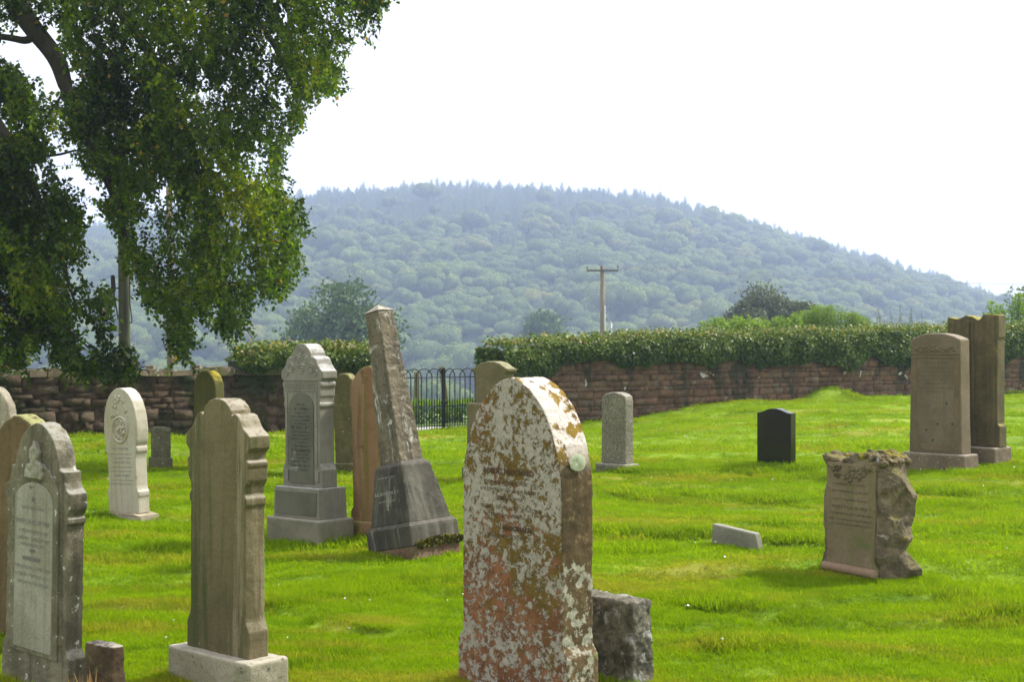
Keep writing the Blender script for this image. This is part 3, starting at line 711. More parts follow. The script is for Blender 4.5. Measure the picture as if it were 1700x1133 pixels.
# -- D: gothic arched headstone with a pale inscription panel at the left
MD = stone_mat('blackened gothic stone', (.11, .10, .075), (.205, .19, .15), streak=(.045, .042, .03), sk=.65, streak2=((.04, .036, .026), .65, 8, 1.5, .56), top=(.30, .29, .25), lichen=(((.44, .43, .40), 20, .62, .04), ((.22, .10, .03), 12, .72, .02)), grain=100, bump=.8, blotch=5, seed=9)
MDp = stone_mat('pale worn marble panel', (.22, .215, .19), (.31, .305, .285), streak=(.15, .135, .09), sk=.8, lichen=(((.12, .11, .08), 5, .56, .16), ((.09, .085, .065), 18, .66, .06)), grain=80, bump=.3, seed=12)
t, W, D, C, zp = gravestone('headstone', 'dark gothic arched headstone with a pale lettered panel at the left edge', 8, 105, 135, 0, 40, Y=6.25, ry=R(1.5), dz=-.1)
h = W/2; za, zs = zp(716), zp(805)
prof = [(h*1.14, 0), (h*1.14, zp(1095)), (h, zp(1078)), (h, zp(872)), (h*1.06, zp(868)), (h*1.06, zp(860)), (h, zp(856)), (h*1.08, zp(845)), (h*1.10, zp(838)), (h*1.10, zp(818)), (h*.98, zp(812)), (h*.90, zp(800)), (h*.88, zp(783)), (h*.74, zp(780)), (h*.73, zp(776))]+[(h*a, zp(y_)) for a, y_ in ((.70, 764), (.63, 747), (.53, 732), (.40, 720), (.26, 712), (.13, 707), (.03, 705.5))]
slab('slab', sym(prof), D, MD, t, .004, .0055, .008, .04)
def lancet(w2, z0, zs_, zt_): return sym([(w2, z0), (w2, zs_)]+[(w2*a, zs_+(zt_-zs_)*q) for a, q in ((.96, .25), (.83, .52), (.62, .76), (.34, .93), (.12, .99))])
slab('moulding', lancet(h*.80, zp(1100), zp(835), zp(770)), .012, MD, t, .004, y=-D/2-.004)
pn_ = slab('panel', lancet(h*.64, zp(1092), zp(840), zp(806)), .012, MDp, t, .004, y=-D/2-.009)
slab('carved_lily', [(-h*.28, zp(800)), (h*.28, zp(800)), (h*.30, zp(780)), (h*.12, zp(768)), (h*.16, zp(755)), (0, zp(735)), (-h*.16, zp(752)), (-h*.10, zp(770)), (-h*.3, zp(784))], .03, MDp, t, .006, .005, .02, .02, y=-D/2-.008)
yf = -D/2-.016; CI = (.16, .155, .14); t = pn_
letters(t, yf, 'IN', zp(838), .018, CI, 0); letters(t, yf, 'AND', zp(925), .014, CI, 0); letters(t, yf, 'MARY ANN', zp(940), .018, CI, -.01, 1.1)
worn_lines(t, yf, [(zp(853), .014, h*.75), (zp(878), .020, h*1.15), (zp(893), .015, h*1.0), (zp(906), .015, h*1.1), (zp(916), .014, h*.8), (zp(955), .016, h*1.2), (zp(968), .015, h*1.2), (zp(981), .015, h*1.0)], CI)

# -- E: tan chamfered headstone behind D, F: pointed grey one at the edge
ME = stone_mat('brown green chamfered sandstone', (.105, .072, .035), (.15, .105, .055), streak=(.06, .05, .02), top=(.25, .25, .10), topamt=1, lichen=(((.42, .40, .34), 26, .70, .02),), seed=21)
t, W, D, C, zp = gravestone('headstone', 'brown headstone with a mossy peaked top, behind the gothic arched one', -16, 72, 102, 0, 40, Y=7.4, dz=-.1)
h = W/2; slab('slab', sym([(h, 0), (h, zp(768)), (h*.93, zp(745)), (h*.75, zp(722)), (h*.45, zp(702)), (h*.10, zp(692))]), D, ME, t, .02, .008, .008, .05)
MF = stone_mat('streaked grey limestone', (.20, .18, .15), (.33, .31, .27), streak=(.13, .09, .06), sk=.7, lichen=(((.5, .49, .45), 16, .62, .04),), seed=25)
t, W, D, C, zp = gravestone('headstone', 'pale grey pointed headstone showing only its shoulder at the left edge', -50, 18, 33, 0, 40, Y=9.6, dz=-.1)
h = W/2; slab('slab', sym([(h, 0), (h, zp(700)), (h*.9, zp(690)), (h*.82, zp(672)), (h*.55, zp(655)), (h*.32, zp(646)), (h*.1, zp(643))]), D, MF, t, .01, .009, .01, .05)

# -- G: broken dark stub with a dead plant against it
MG = stone_mat('dark broken stub', (.045, .028, .018), (.10, .07, .045), top=(.36, .33, .28), topamt=.8, lichen=(((.10, .09, .03), 14, .56, .08), ((.52, .50, .50), 8, .70, .015)), bump=1, seed=31)
t, W, D, C, zp = gravestone('stone_stub', 'small dark broken stub with a white lichen spot, beside the foot of the gothic headstone', 140, 186, 207, 1200, 38)
bm = bmesh.new(); box(bm, -W/2-.03, W/2+.03, -D/2-.03, D/2+.03, -.05, zp(1118), (.03, .03)); box(bm, -W/2, W/2, -D/2, D/2, zp(1120), zp(1076)); bevel(bm, .008)
weather(bm_obj('block', bm, MG, t), .006, .016, .04)
P = np.tile(np.array([[C.x-.085, C.y-.06, gz(C.x-.085, C.y-.06)]]), (46, 1))+rng.normal(size=(46, 3))*np.array([.03, .03, .0]); Dd = np.array([.0, 0, 1.0])+rng.normal(size=(46, 3))*np.array([.30, .3, .1])
STRAW = leaf_mat('dead straw', [(0, (.22, .10, .03)), (1, (.55, .36, .15))], .3)
pt = leaf_object('dead_plant', P-P[0], Dd, .19, STRAW, None, None, .07, rdir(46)); pt.location = P[0]; tag(pt, 'tuft of dead straw coloured stems in front of the dark broken stub', 'plant')

# -- H: white marble headstone, leaning a little
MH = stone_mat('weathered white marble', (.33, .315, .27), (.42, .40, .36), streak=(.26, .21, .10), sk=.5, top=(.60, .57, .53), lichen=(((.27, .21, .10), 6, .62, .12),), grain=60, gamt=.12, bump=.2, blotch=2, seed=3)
MHb = stone_mat('stained marble base', (.28, .25, .19), (.38, .34, .28), lichen=(((.22, .17, .10), 8, .56, .1),), bump=.5, seed=5)
t, W, D, C, zp = gravestone('headstone', 'white marble headstone with a carved roundel, leaning slightly in front of the rubble wall', 166, 233, 266, 873, 40, rx=R(1), ry=R(-2.5))
z1 = zp(856); block('plinth', W, D, -.08, z1-.025, MHb, t, None, .01, .012, .012, .08)
bm = bmesh.new(); prism(bm, [(W*.5, z1-.027), (W*.30, z1-.004), (W*.12, z1+.0), (-W*.12, z1), (-W*.30, z1-.004), (-W*.5, z1-.027)], -D/2, D/2); bevel(bm, .004); bm_obj('plinth_cap', bm, MHb, t)
w_ = W*(232-182)/(233-166)*.98; d_ = D*.58; h = w_/2; k_ = (C.y+.12)/F; Z = lambda y: z1+(850-y)*k_
prof = [(h*1.0, z1-.01), (h*1.0, Z(826)), (h*1.04, Z(822)), (h*1.04, Z(816)), (h*.97, Z(812)), (h*.93, Z(806)), (h*.93, Z(760)), (h*.97, Z(752)), (h*1.04, Z(748)), (h*1.04, Z(742)), (h*.99, Z(739)), (h*1.07, Z(733)), (h*1.10, Z(728))]
prof += [(h*a, Z(y_)) for a, y_ in ((1.13, 712), (1.10, 696), (1.02, 680), (.86, 664), (.62, 652), (.36, 645), (.12, 642))]
slab('slab', sym(prof), d_, MH, t, .004, .007, .003, .08)
yf = -d_/2
CARV = plain('shadowed marble carving', (.40, .40, .38), .8)
bm = bmesh.new()
m = Matrix.Translation((0, yf-.001, Z(712)))@Matrix.Rotation(R(90), 4, 'X')
def torus(bm, R_, r_, mat_, n1=36, n2=8, wob=0):
    rings = []
    for i in range(n1):
        a = 2*math.pi*i/n1; rr = R_*(1+wob*math.sin(a*9))
        rings.append([bm.verts.new(mat_@Vector(((rr+r_*math.cos(2*math.pi*k/n2))*math.cos(a), (rr+r_*math.cos(2*math.pi*k/n2))*math.sin(a), r_*math.sin(2*math.pi*k/n2)))) for k in range(n2)])
    for i in range(n1):
        for k in range(n2): bm.faces.new((rings[i][k], rings[(i+1) % n1][k], rings[(i+1) % n1][(k+1) % n2], rings[i][(k+1) % n2]))
torus(bm, h*.50, .013, m); torus(bm, h*.38, .008, m, wob=.08)
rd = random.Random(4)
for i in range(26):
    a = rd.uniform(0, 6.28); rr = h*.34*math.sqrt(rd.random())
    bmesh.ops.create_icosphere(bm, subdivisions=1, radius=rd.uniform(.010, .022), matrix=Matrix.Translation((rr*math.cos(a), yf, Z(712)+rr*math.sin(a))))
bm_obj('carved_roundel', bm, MH, t, True)
bm = bmesh.new()
for i in range(44):
    q = rd.random(); x_ = rd.uniform(-.60, .60)*h*(1.0-.55*q); z_ = Z(690)+(Z(655)-Z(690))*q
    if abs(x_) < h*.1 and q < .7: continue
    bmesh.ops.create_icosphere(bm, subdivisions=1, radius=rd.uniform(.008, .017), matrix=Matrix.Translation((x_, yf, z_))@Matrix.Diagonal((1, .8, 1.4, 1)))
bm_obj('carved_foliage', bm, MH, t, True)
CI = (.20, .20, .20)
worn_lines(t, yf, [(Z(746), .022, h*1.1), (Z(754), .012, h*1.5), (Z(761), .012, h*1.3), (Z(769), .024, h*1.2), (Z(776), .012, h*1.5), (Z(783), .012, h*1.5), (Z(791), .022, h*1.1), (Z(798), .012, h*1.5), (Z(804), .012, h*1.4)], CI)

# -- I: small square stone near the left wall; J: tall round headed one behind C
MI = stone_mat('small grey green stone', (.10, .10, .065), (.17, .165, .12), lichen=(((.30, .30, .26), 18, .60, .06),), bump=.8, seed=41)
t, W, D, C, zp = gravestone('headstone', 'small square grey green headstone between the white marble one and the wall', 246, 270, 288, 781, 42)
z1 = zp(762); block('plinth', W, D, -.08, z1, MI, t, None, .01, .014, .01, .08)
slab('slab', sym([(W*.40, z1-.01), (W*.40, zp(722)), (W*.44, zp(718)), (W*.44, zp(713)), (W*.36, zp(711))]), D*.8, MI, t, .008, .012, .01, .08)
slab('panel', sym([(W*.30, zp(758)), (W*.30, zp(724))]), .014, MI, t, .004, y=-D*.4-.004)
MJ = stone_mat('olive algae stone', (.095, .090, .028), (.14, .13, .045), streak=(.07, .08, .02), top=(.33, .27, .03), topamt=1, seed=44, gamt=.15)
t, W, D, C, zp = gravestone('headstone', 'tall plain round headed headstone green with algae and a yellow mossy rim', 321, 357, 373, 780, 42)
h = W/2; slab('slab', sym([(h, -.1), (h, zp(648))]+arc(0, zp(648), h, zp(616)-zp(648), 8, 84, 8)), D, MJ, t, .008, .012, .006, .08)
block('plinth', W*1.3, D*1.5, -.08, .09, MJ, t, None, .01, .014, .01, .08)

# -- K: tall ornate grey headstone on two stepped plinths
MK = stone_mat('clean grey granite', (.17, .165, .15), (.23, .225, .205), streak=(.115, .11, .10), sk=.4, top=(.50, .50, .49), lichen=(((.42, .42, .40), 30, .70, .02),), grain=180, gamt=.35, bump=.3, seed=51)
MKd = stone_mat('darker polished panel', (.085, .086, .072), (.12, .12, .10), lichen=(((.22, .22, .19), 5, .62, .12),), grain=200, gamt=.3, bump=.12, rough=.6, seed=52)
MKb = stone_mat('grey plinth', (.15, .145, .115), (.22, .21, .175), top=(.30, .28, .24), lichen=(((.13, .125, .10), 7, .60, .15),), grain=160, bump=.4, seed=53)
t, W, D, C, zp = gravestone('headstone', 'tall grey ornate headstone with dark lettered panel on two stepped plinths', 443, 530, 589, 915, 42, ry=R(-.8))
z1, z2 = zp(868), zp(816); block('plinth', W, D, -.08, z1, MKb, t, None, .008, .012, .006, .1)
w2, d2 = W*.86, D*.80; block('plinth', w2, d2, z1-.005, z2, MK, t, (.006, .006), .006)
bm = bmesh.new(); box(bm, -w2*.45, w2*.45, -d2/2-.003, -d2/2+.03, z1+.025, z2-.03); bevel(bm, .003); bm_obj('panel', bm, MKd, t)
h = W*(524-463)/(530-443)/2*1.0; d3 = D*.43; k_ = (C.y+.1)/F; Z = lambda y: z2+(806-y)*k_
prof = [(h*1.06, z2-.01), (h*1.06, Z(776)), (h*.94, Z(764)), (h*.94, Z(672)), (h*1.0, Z(669)), (h*1.0, Z(665)), (h*.95, Z(662)), (h*.96, Z(655)), (h*1.0, Z(651)), (h*1.0, Z(638)), (h*1.06, Z(635)), (h*1.06, Z(630)), (h*.98, Z(627)), (h*1.12, Z(622)), (h*1.12, Z(610)),
        (h*1.0, Z(606)), (h*.86, Z(598)), (h*.78, Z(589)), (h*.62, Z(585)), (h*.56, Z(586)), (h*.53, Z(584)), (h*.50, Z(579)), (h*.40, Z(572)), (h*.25, Z(566)), (h*.1, Z(563.5))]
slab('slab', sym(prof), d3, MK, t, .003, .006, .002, .08)
yf = -d3/2
pn_ = slab('arched_panel', sym([(h*.66, Z(800)), (h*.66, Z(672))]+arc(0, Z(672), h*.66, Z(646)-Z(672), 6, 84, 8)), .010, MKd, t, .003, y=yf-.003)
bm = bmesh.new()
for i in range(22): a = -h*.86+i*h*1.72/21; box(bm, a-.005, a+.005, yf-.006, yf+.01, Z(640), Z(630))
for z_ in (Z(626), Z(643)): box(bm, -h*.92, h*.92, yf-.009, yf+.01, z_, z_+.008)
for s_ in (-1, 1): box(bm, s_*h*.80-.012, s_*h*.80+.012, yf-.0085, yf+.01, Z(770), Z(646)); box(bm, s_*h*.82-.022, s_*h*.82+.022, yf-.0105, yf+.01, Z(796), Z(778))
bm_obj('pilasters_and_dentils', bm, MK, t)
bm = bmesh.new()
for cx_, cz_, r_ in ((-h*.2, Z(592), .038), (h*.2, Z(592), .038), (0, Z(576), .028), (-h*.55, Z(604), .035), (h*.55, Z(604), .035), (0, Z(606), .035), (-h*.8, Z(613), .02), (h*.8, Z(613), .02)):
    m = Matrix.Translation((cx_, yf, cz_))@Matrix.Rotation(R(90), 4, 'X'); torus(bm, r_, .006, m, 20, 6); torus(bm, r_*.45, .005, m, 14, 6)
bm_obj('carved_scrollwork', bm, MK, t, True)
rows = []; yy = 661
for wd, hh, st in ((.5, .016, 7), (.8, .022, 8), (.55, .012, 6), (1.0, .013, 6), (1.05, .013, 6), (.7, .012, 6), (1.0, .024, 8), (1.0, .013, 6), (.9, .013, 6), (1.05, .013, 6), (.6, .012, 6), (.8, .013, 6), (1.0, .022, 8), (.9, .013, 6), (1.0, .013, 6), (.8, .013, 6), (1.0, .02, 8), (.8, .013, 6)):
    rows.append((Z(yy+st), hh, h*wd)); yy += st
worn_lines(pn_, yf-.0095, rows, (.035, .037, .033))

# -- L: mossy leaning stone in front of the wall;  M: brown streaked sandstone slab
ML_ = stone_mat('mossy dark sandstone', (.085, .078, .035), (.14, .125, .06), top=(.30, .28, .12), lichen=(((.26, .25, .17), 16, .62, .06),), bump=.8, seed=61)
t, W, D, C, zp = gravestone('headstone', 'small mossy green headstone with worn rounded shoulders, behind the brown streaked slab', 553, 590, 606, 788, 42, ry=R(-3))
block('plinth', W*1.1, D*1.3, -.08, zp(772), ML_, t, None, .01, .012, .01, .08); h = W*.5
slab('slab', sym([(h*.88, 0), (h*.88, zp(650)), (h*.97, zp(640)), (h*.80, zp(630)), (h*.66, zp(629)), (h*.52, zp(624)), (h*.25, zp(621))]), D*.75, ML_, t, .01, .012, .012, .06)
MM = stone_mat('brown orange streaked sandstone', (.20, .115, .062), (.27, .165, .095), streak=(.15, .135, .03), sk=.9, streak2=((.30, .20, .12), .7, 12, .6, .52), top=(.24, .22, .09), lichen=(((.11, .075, .03), 5, .60, .12),), gamt=.15, bump=.35, seed=64)
t, W, D, C, zp = gravestone('headstone', 'tall brown sandstone headstone streaked orange and yellow, beside the leaning obelisk', 577, 640, 668, 908, 42, ry=R(-1.5), dz=-.04)
block('plinth', W*1.02, D, -.08, zp(872), MM, t, (.01, .01), .01, .012, .01, .08)
h = W*.47; z1 = zp(874); zz = lambda y: zp(y)
slab('slab', sym([(h*1.08, z1), (h*1.08, zz(856)), (h*.93, zz(848)), (h*.93, zz(690)), (h*1.02, zz(675)), (h*1.02, zz(645)), (h*.90, zz(636)), (h*.66, zz(622)), (h*.36, zz(612)), (h*.12, zz(609))]), D*.55, MM, t, .006, .009, .006, .08)

# -- N: leaning square obelisk on a tapering pedestal
MN = stone_mat('lichen streaked obelisk stone', (.085, .073, .055), (.15, .13, .10), streak=(.05, .045, .034), sk=.85, streak2=((.42, .41, .37), .9, 9, 1.6, .57), lichen=(((.40, .39, .36), 7, .62, .08), ((.30, .28, .24), 26, .64, .05)), top=(.40, .36, .30), bump=.8, blotch=4, seed=71)
MNp = stone_mat('blackened obelisk pedestal', (.034, .033, .028), (.065, .062, .052), streak=(.17, .165, .13), sk=.4, streak2=((.24, .235, .19), .8, 14, .8, .60), top=(.11, .10, .085), lichen=(((.20, .10, .04), 7, .73, .02), ((.25, .24, .21), 14, .69, .04)), bump=.5, blotch=3, seed=72)
MNb = stone_mat('mossy red footing', (.13, .075, .05), (.18, .125, .09), lichen=(((.07, .075, .02), 9, .52, .1),), bump=1, seed=73)
t, W, D, C, zp = gravestone('obelisk', 'square stone obelisk on a dark tapering pedestal, leaning to the left', 614, 689, 768, 935, 44, ry=R(-11.2), rx=R(1.5), dz=-.02)
S = (W+D)/2; z1 = zp(917); block('footing', W*.99, D*.99, -.1, z1, MNb, t, None, .012, .012, .012, .06)
zb = z1+(916-884)*C.y/F; block('base_course', W*1.0, D*1.0, z1-.005, zb, MNp, t, None, .01)
bm = bmesh.new(); box(bm, -W*.50, W*.50, -D*.50, D*.50, zb, zb+.03, (W*.045, D*.045)); bevel(bm, .004); bm_obj('base_moulding', bm, MNp, t)
zt = zb+.03+(877-778)*C.y/F; a0, a1 = .445, .305
bm = bmesh.new(); box(bm, -W*a0, W*a0, -D*a0, D*a0, zb+.025, zt, (W*(a0-a1), D*(a0-a1))); bevel(bm, .006); weather(bm_obj('pedestal', bm, MNp, t), .008, .006, .06)
bm = bmesh.new(); box(bm, -W*a1, W*a1, -D*a1, D*a1, zt-.003, zt+.03, (.035, .035)); bevel(bm, .004); bm_obj('pedestal_cap', bm, MNp, t)
zs = zt+.028; ztop_ = zs+(768-520)*C.y/F*1.07; s0, s1 = W*.235, W*.150
bm = bmesh.new(); box(bm, -s0, s0, -s0, s0, zs-.01, ztop_, (s0-s1, s0-s1)); bevel(bm, .008); weather(bm_obj('shaft', bm, MN, t), .007, .018, .05, (.006, .02))
bm = bmesh.new(); e = s1*1.10
q = [bm.verts.new(p) for p in ((-e, -e, ztop_), (e, -e, ztop_), (e, e, ztop_), (-e, e, ztop_))]+[bm.verts.new((0, 0, ztop_+.055))]
bm.faces.new((q[3], q[2], q[1], q[0]))
for i in range(4): bm.faces.new((q[i], q[(i+1) % 4], q[4]))
bm_obj('pyramid_cap', bm, MN, t)
sl_ = (W*(a0-a1))/(zt-zb-.03)
for rws, hh in ((((zt-.08, .012, W*.42),), 0), (((zt-.20, .024, W*.60),), 0), (((zt-.25, .012, W*.40),), 0), (((zt-.31, .014, W*.08),), 0)):
    o = worn_lines(t, 0, [(0, rws[0][1], rws[0][2])], (.30, .29, .26))
    if o: o.location = (0, -D*a1-(zt-rws[0][0])*((D*(a0-a1))/(zt-zb-.03))-.006, rws[0][0]); o.rotation_euler = (-math.atan((D*(a0-a1))/(zt-zb-.03)), 0, 0)
# moss and ivy seedlings in the joint under the base course
n = 900; u = rng.random(n); P = np.stack([W*.5+.01+0*u, -D*.42+u*D*.95, z1+.0+.05*rng.random(n)*(1-abs(u-.5))-.015], 1)
leaf_object('joint_moss', P, rdir(n, .3), .026, leaf_mat('joint moss', [(0, (.03, .035, .008)), (.6, (.10, .10, .015)), (1, (.20, .17, .03))], .2), t, None, .8, np.array([1, 0, .4])+.7*rng.normal(size=(n, 3)))

# -- O: two tier mossy monument half hidden behind A
MO = stone_mat('green mossy monument', (.12, .115, .055), (.175, .155, .09), streak=(.12, .085, .055), sk=.6, top=(.30, .28, .17), lichen=(((.30, .29, .22), 20, .66, .05),), seed=81)
t, W, D, C, zp = gravestone('headstone', 'two tier mossy green monument between the iron gate and the lichen crusted headstone', 766, 838, 876, 802, 42)
block('plinth', W, D, -.08, zp(782), MO, t, None, .012, .014, .01, .1)
block('die', W*.86, D*.80, zp(783), zp(672), MO, t, None, .012, .012, .008, .08)
h = W*.40; z1 = zp(674)
slab('tablet', sym([(h*.86, z1), (h*.86, zp(622)), (h*1.02, zp(618)), (h*1.02, zp(613)), (h*.84, zp(611)), (h*.55, zp(604)), (h*.2, zp(601))]), D*.42, MO, t, .006, .012, .006, .08)

# -- P: speckled granite stone
MP = stone_mat('coarse speckled granite', (.17, .165, .135), (.23, .22, .19), grain=55, gamt=.75, lichen=(((.07, .07, .05), 45, .60, .04), ((.40, .39, .36), 38, .64, .03)), top=(.33, .32, .27), bump=1, seed=91)
t, W, D, C, zp = gravestone('headstone', 'narrow speckled granite headstone with a softly curved top, standing alone on the lawn', 988, 1038, 1062, 788, 42)
block('plinth', W, D, -.08, zp(773), MP, t, None, .02, .012, .015, .05)
h = W*.40; slab('slab', sym([(h, zp(775)), (h, zp(666)), (h*.92, zp(659)), (h*.7, zp(656)), (h*.4, zp(654)), (h*.1, zp(653))]), D*.55, MP, t, .012, .010, .014, .03)

# -- Q: black polished granite
b = NB('polished black granite'); b.b.inputs['Roughness'].default_value = .16; b.b.inputs['Specular IOR Level'].default_value = .5
MQ = b.col(b.mix(b.step(b.noise(b.coord(), 160, 3, .8), .58, .7), (.009, .009, .007), (.040, .040, .032)))
b = NB('honed black granite edge'); b.b.inputs['Roughness'].default_value = .42; MQe = b.col(b.mix(b.step(b.noise(b.coord(), 160, 3, .8), .58, .7), (.016, .016, .016), (.05, .05, .05)))
t, W, D, C, zp = gravestone('headstone', 'small polished black granite headstone with a curved top', 1257, 1313, 1321, 779, 40, dz=-.01)
h = W/2; slab('slab', sym([(h, .0), (h, zp(687)), (h*.86, zp(687)), (h*.6, zp(684.5)), (h*.38, zp(681.5)), (h*.15, zp(680))]), D, MQ, t, .003)
block('base', W*1.06, D*2.2, -.05, zp(777), MQe, t, None, .004)

# -- R: low fallen slab end
MR = stone_mat('pale concrete grey stone', (.17, .17, .145), (.23, .23, .20), streak=(.13, .13, .10), top=(.26, .255, .23), grain=120, gamt=.3, bump=.4, seed=95)
t, W, D, C, zp = gravestone('sunken_slab', 'low pale grey wedge of a sunken slab lying in the lawn', 1173, 1250, 1272, 921, 40, ry=R(4), dz=-.03)
h = W/2; zt_ = zp(886); bm = bmesh.new(); prism(bm, [(-h, -.12), (h*1.12, -.12), (h*1.10, .03), (h*.86, zt_), (-h, zt_+.018)], -D*.2, D*.2); bevel(bm, .007)
weather(bm_obj('slab', bm, MR, t), .008, .007, .05)

# -- S: rugged rock cut headstone with scroll
MS = stone_mat('smooth scroll face', (.165, .130, .085), (.22, .175, .125), streak=(.13, .125, .05), sk=.7, lichen=(((.11, .12, .04), 3.5, .56, .15),), grain=90, gamt=.25, bump=.35, seed=101)
MSr = stone_mat('rock cut flank', (.095, .078, .055), (.20, .165, .12), top=(.16, .15, .03), topamt=.7, lichen=(((.30, .27, .23), 8, .62, .08), ((.25, .18, .03), 6, .70, .03)), bump=1, blotch=6, seed=103)
t, W, D, C, zp = gravestone('headstone', 'rugged rock cut headstone with a smooth lettered face and a scroll at its foot', 1372, 1459, 1508, 968, 56, dz=-.03)
H = zp(760); bm = bmesh.new()
nx, ny, nz = 16, 14, 28
bmesh.ops.create_cube(bm, size=1)
bmesh.ops.subdivide_edges(bm, edges=bm.edges, cuts=17, use_grid_fill=True)
Wd, Dp = W*1.10, D*.95
for v_ in bm.verts:
    x_, y_, z_ = v_.co; q = z_+.5; n3 = Vector((x_*Wd, y_*Dp, q*H))
    cell = noise.cell_vector(n3*9+Vector((3, 1, 7))); vd = noise.voronoi(n3*10.5)[0]; am = (.065*(noise.voronoi(n3*7)[0][0]*1.5-.5)+.05*(noise.fractal(n3*6, 1, 2, 4)))*(.35 if x_ < 0 and y_ < .4 else 1)
    flare = 1.0
    yq = y_+.5; p = Vector((x_*Wd*flare, (yq*(1+.34*math.exp(-((q-.02)/.16)**2)+.04*math.sin(q*13)+.05*(q > .82)-.06*math.exp(-((q-.72)/.06)**2))-.5)*Dp, q*(H+.02)-.05))
    nrm = Vector((x_ if abs(x_) > .46 else 0, y_ if abs(y_) > .46 else 0, z_ if z_ > .46 else 0))
    if nrm.length: nrm.normalize()
    if y_ < -.46 and abs(x_) < .42 and q < .93: am = -.008
    if z_ > .46: am = am*.8+.02*math.sin(x_*9)
    p += nrm*am; v_.co = p
o = bm_obj('rock_body', bm, MSr, t); dm_ = o.modifiers.new('facets', 'DECIMATE'); dm_.ratio = .10; weather(o, .007, .006, .05, (.012, .02))
bm = bmesh.new(); n = 14; prof = [(W*.46, .0), (W*.46, H*.905), (W*.44, H*.93), (-W*.44, H*.93), (-W*.46, H*.905), (-W*.46, .0)]
prism(bm, prof, -Dp/2-.025, -Dp/2+.03); bevel(bm, .006); bm_obj('scroll_face', bm, MS, t)
bm = bmesh.new(); tube(bm, [(-W*.50, -Dp/2-.035, .085), (-W*.17, -Dp/2-.035, .083), (W*.17, -Dp/2-.035, .081), (W*.47, -Dp/2-.035, .08)], [.030, .031, .031, .030], 16); o = bm_obj('scroll_roll', bm, stone_mat('pinkish scroll', (.24, .165, .12), (.29, .21, .16), grain=90, seed=7), t, True); bv = o.modifiers.new('edge', 'BEVEL'); bv.width = .004
bm = bmesh.new(); rd = random.Random(9)
for i in range(70):
    x_ = rd.uniform(-.42, .42)*W; z_ = H*(.93-.12*(1-(x_/(W*.45))**2)*rd.random()-.02)
    bmesh.ops.create_icosphere(bm, subdivisions=1, radius=rd.uniform(.008, .018), matrix=Matrix.Translation((x_, -Dp/2-.028, z_)))
bm_obj('carved_leaves', bm, MSr, t)
bm = bmesh.new()
for i in range(34):
    x_ = -W*.55+W*1.12*i/33; 
    for y_ in (-.4, -.12, .16, .42):
        bmesh.ops.create_icosphere(bm, subdivisions=2, radius=rd.uniform(.018, .032), matrix=Matrix.Translation((x_+rd.uniform(-.01, .01), y_*Dp-.01, H-.03+rd.uniform(-.015, .015)+.03*math.sin(x_*14)))@Matrix.Diagonal((1, 1.2, .8, 1)))
weather(bm_obj('rocky_crest', bm, stone_mat('mossy crest', (.085, .068, .035), (.15, .12, .075), lichen=(((.30, .285, .27), 15, .60, .06), ((.20, .17, .02), 9, .54, .08)), bump=1, seed=105), t), .008, .035, .045, (.02, .018))
worn_lines(t, -Dp/2-.026, [(zp(797), .012, W*.5), (zp(812), .013, W*.6), (zp(824), .012, W*.7), (zp(838), .012, W*.75), (zp(852), .020, W*.7), (zp(862), .012, W*.8), (zp(872), .012, W*.8), (zp(880), .012, W*.7)], (.07, .055, .035))

# -- T and U: brown pair at the right
MT = stone_mat('brown sandstone face', (.13, .105, .070), (.175, .14, .10), streak=(.11, .09, .06), sk=.4, top=(.28, .25, .2), lichen=(((.075, .055, .04), 9, .735, .02), ((.45, .43, .40), 17, .765, .01)), grain=80, gamt=.35, bump=.5, seed=111)
MTs = stone_mat('reddish brown border', (.125, .095, .062), (.165, .125, .085), lichen=(((.085, .085, .045), 5, .6, .1),), seed=113)
MTb = stone_mat('brown speckled plinth', (.13, .10, .075), (.18, .145, .11), top=(.30, .26, .22), lichen=(((.36, .35, .32), 26, .64, .03), ((.08, .09, .04), 4, .56, .15)), bump=.6, seed=115)
t, W, D, C, zp = gravestone('headstone', 'broad brown sandstone headstone with a shallow arched top and a carved frieze', 1496, 1601, 1626, 786, 45)
z1 = zp(757); block('plinth', W, D, -.08, z1, MTb, t, (.006, .006), .02, .012, .01, .08)
h = W*.80/2; k_ = (C.y+.05)/F; Z = lambda y: z1+(753-y)*k_; d_ = D*.62
slab('slab', sym([(h*1.04, z1-.01), (h*1.0, Z(650)), (h*.98, Z(563)), (h*.96, Z(560)), (h*.72, Z(555)), (h*.45, Z(551.5)), (h*.2, Z(550))]), d_, MT, t, .012, .010, .005, .07)
bm = bmesh.new(); yf = -d_/2
for z_ in (Z(592), Z(586)): box(bm, -h*.99, h*.99, yf-.010, yf+.01, z_, z_+.014)
for s_ in (-1, 1): box(bm, s_*h*.84-.03, s_*h*.84+.03, yf-.0075, yf+.01, Z(748), Z(592))
box(bm, -h*.8, h*.8, yf-.006, yf+.01, Z(748), Z(738)); bevel(bm, .003); bm_obj('border', bm, MTs, t)
bm = bmesh.new()
for i in range(60):
    x_ = rd.uniform(-.78, .78)*h; z_ = Z(578)+rd.uniform(-.03, .045)*(1.1-abs(x_/h)**2); bmesh.ops.create_icosphere(bm, subdivisions=1, radius=rd.uniform(.010, .02), matrix=Matrix.Translation((x_, yf, z_))@Matrix.Diagonal((1.4, .6, 1, 1)))
bm_obj('carved_frieze', bm, MTs, t, True)
worn_lines(t, yf-.001, [(Z(601), .022, h*1.0), (Z(609), .014, h*1.2), (Z(616), .014, h*1.3), (Z(623), .014, h*1.4), (Z(629), .012, h*1.0), (Z(637), .022, h*.9), (Z(644), .014, h*1.4), (Z(650), .014, h*.8)], (.085, .062, .045))
PIT = plain('dark pits', (.045, .032, .02), .95)
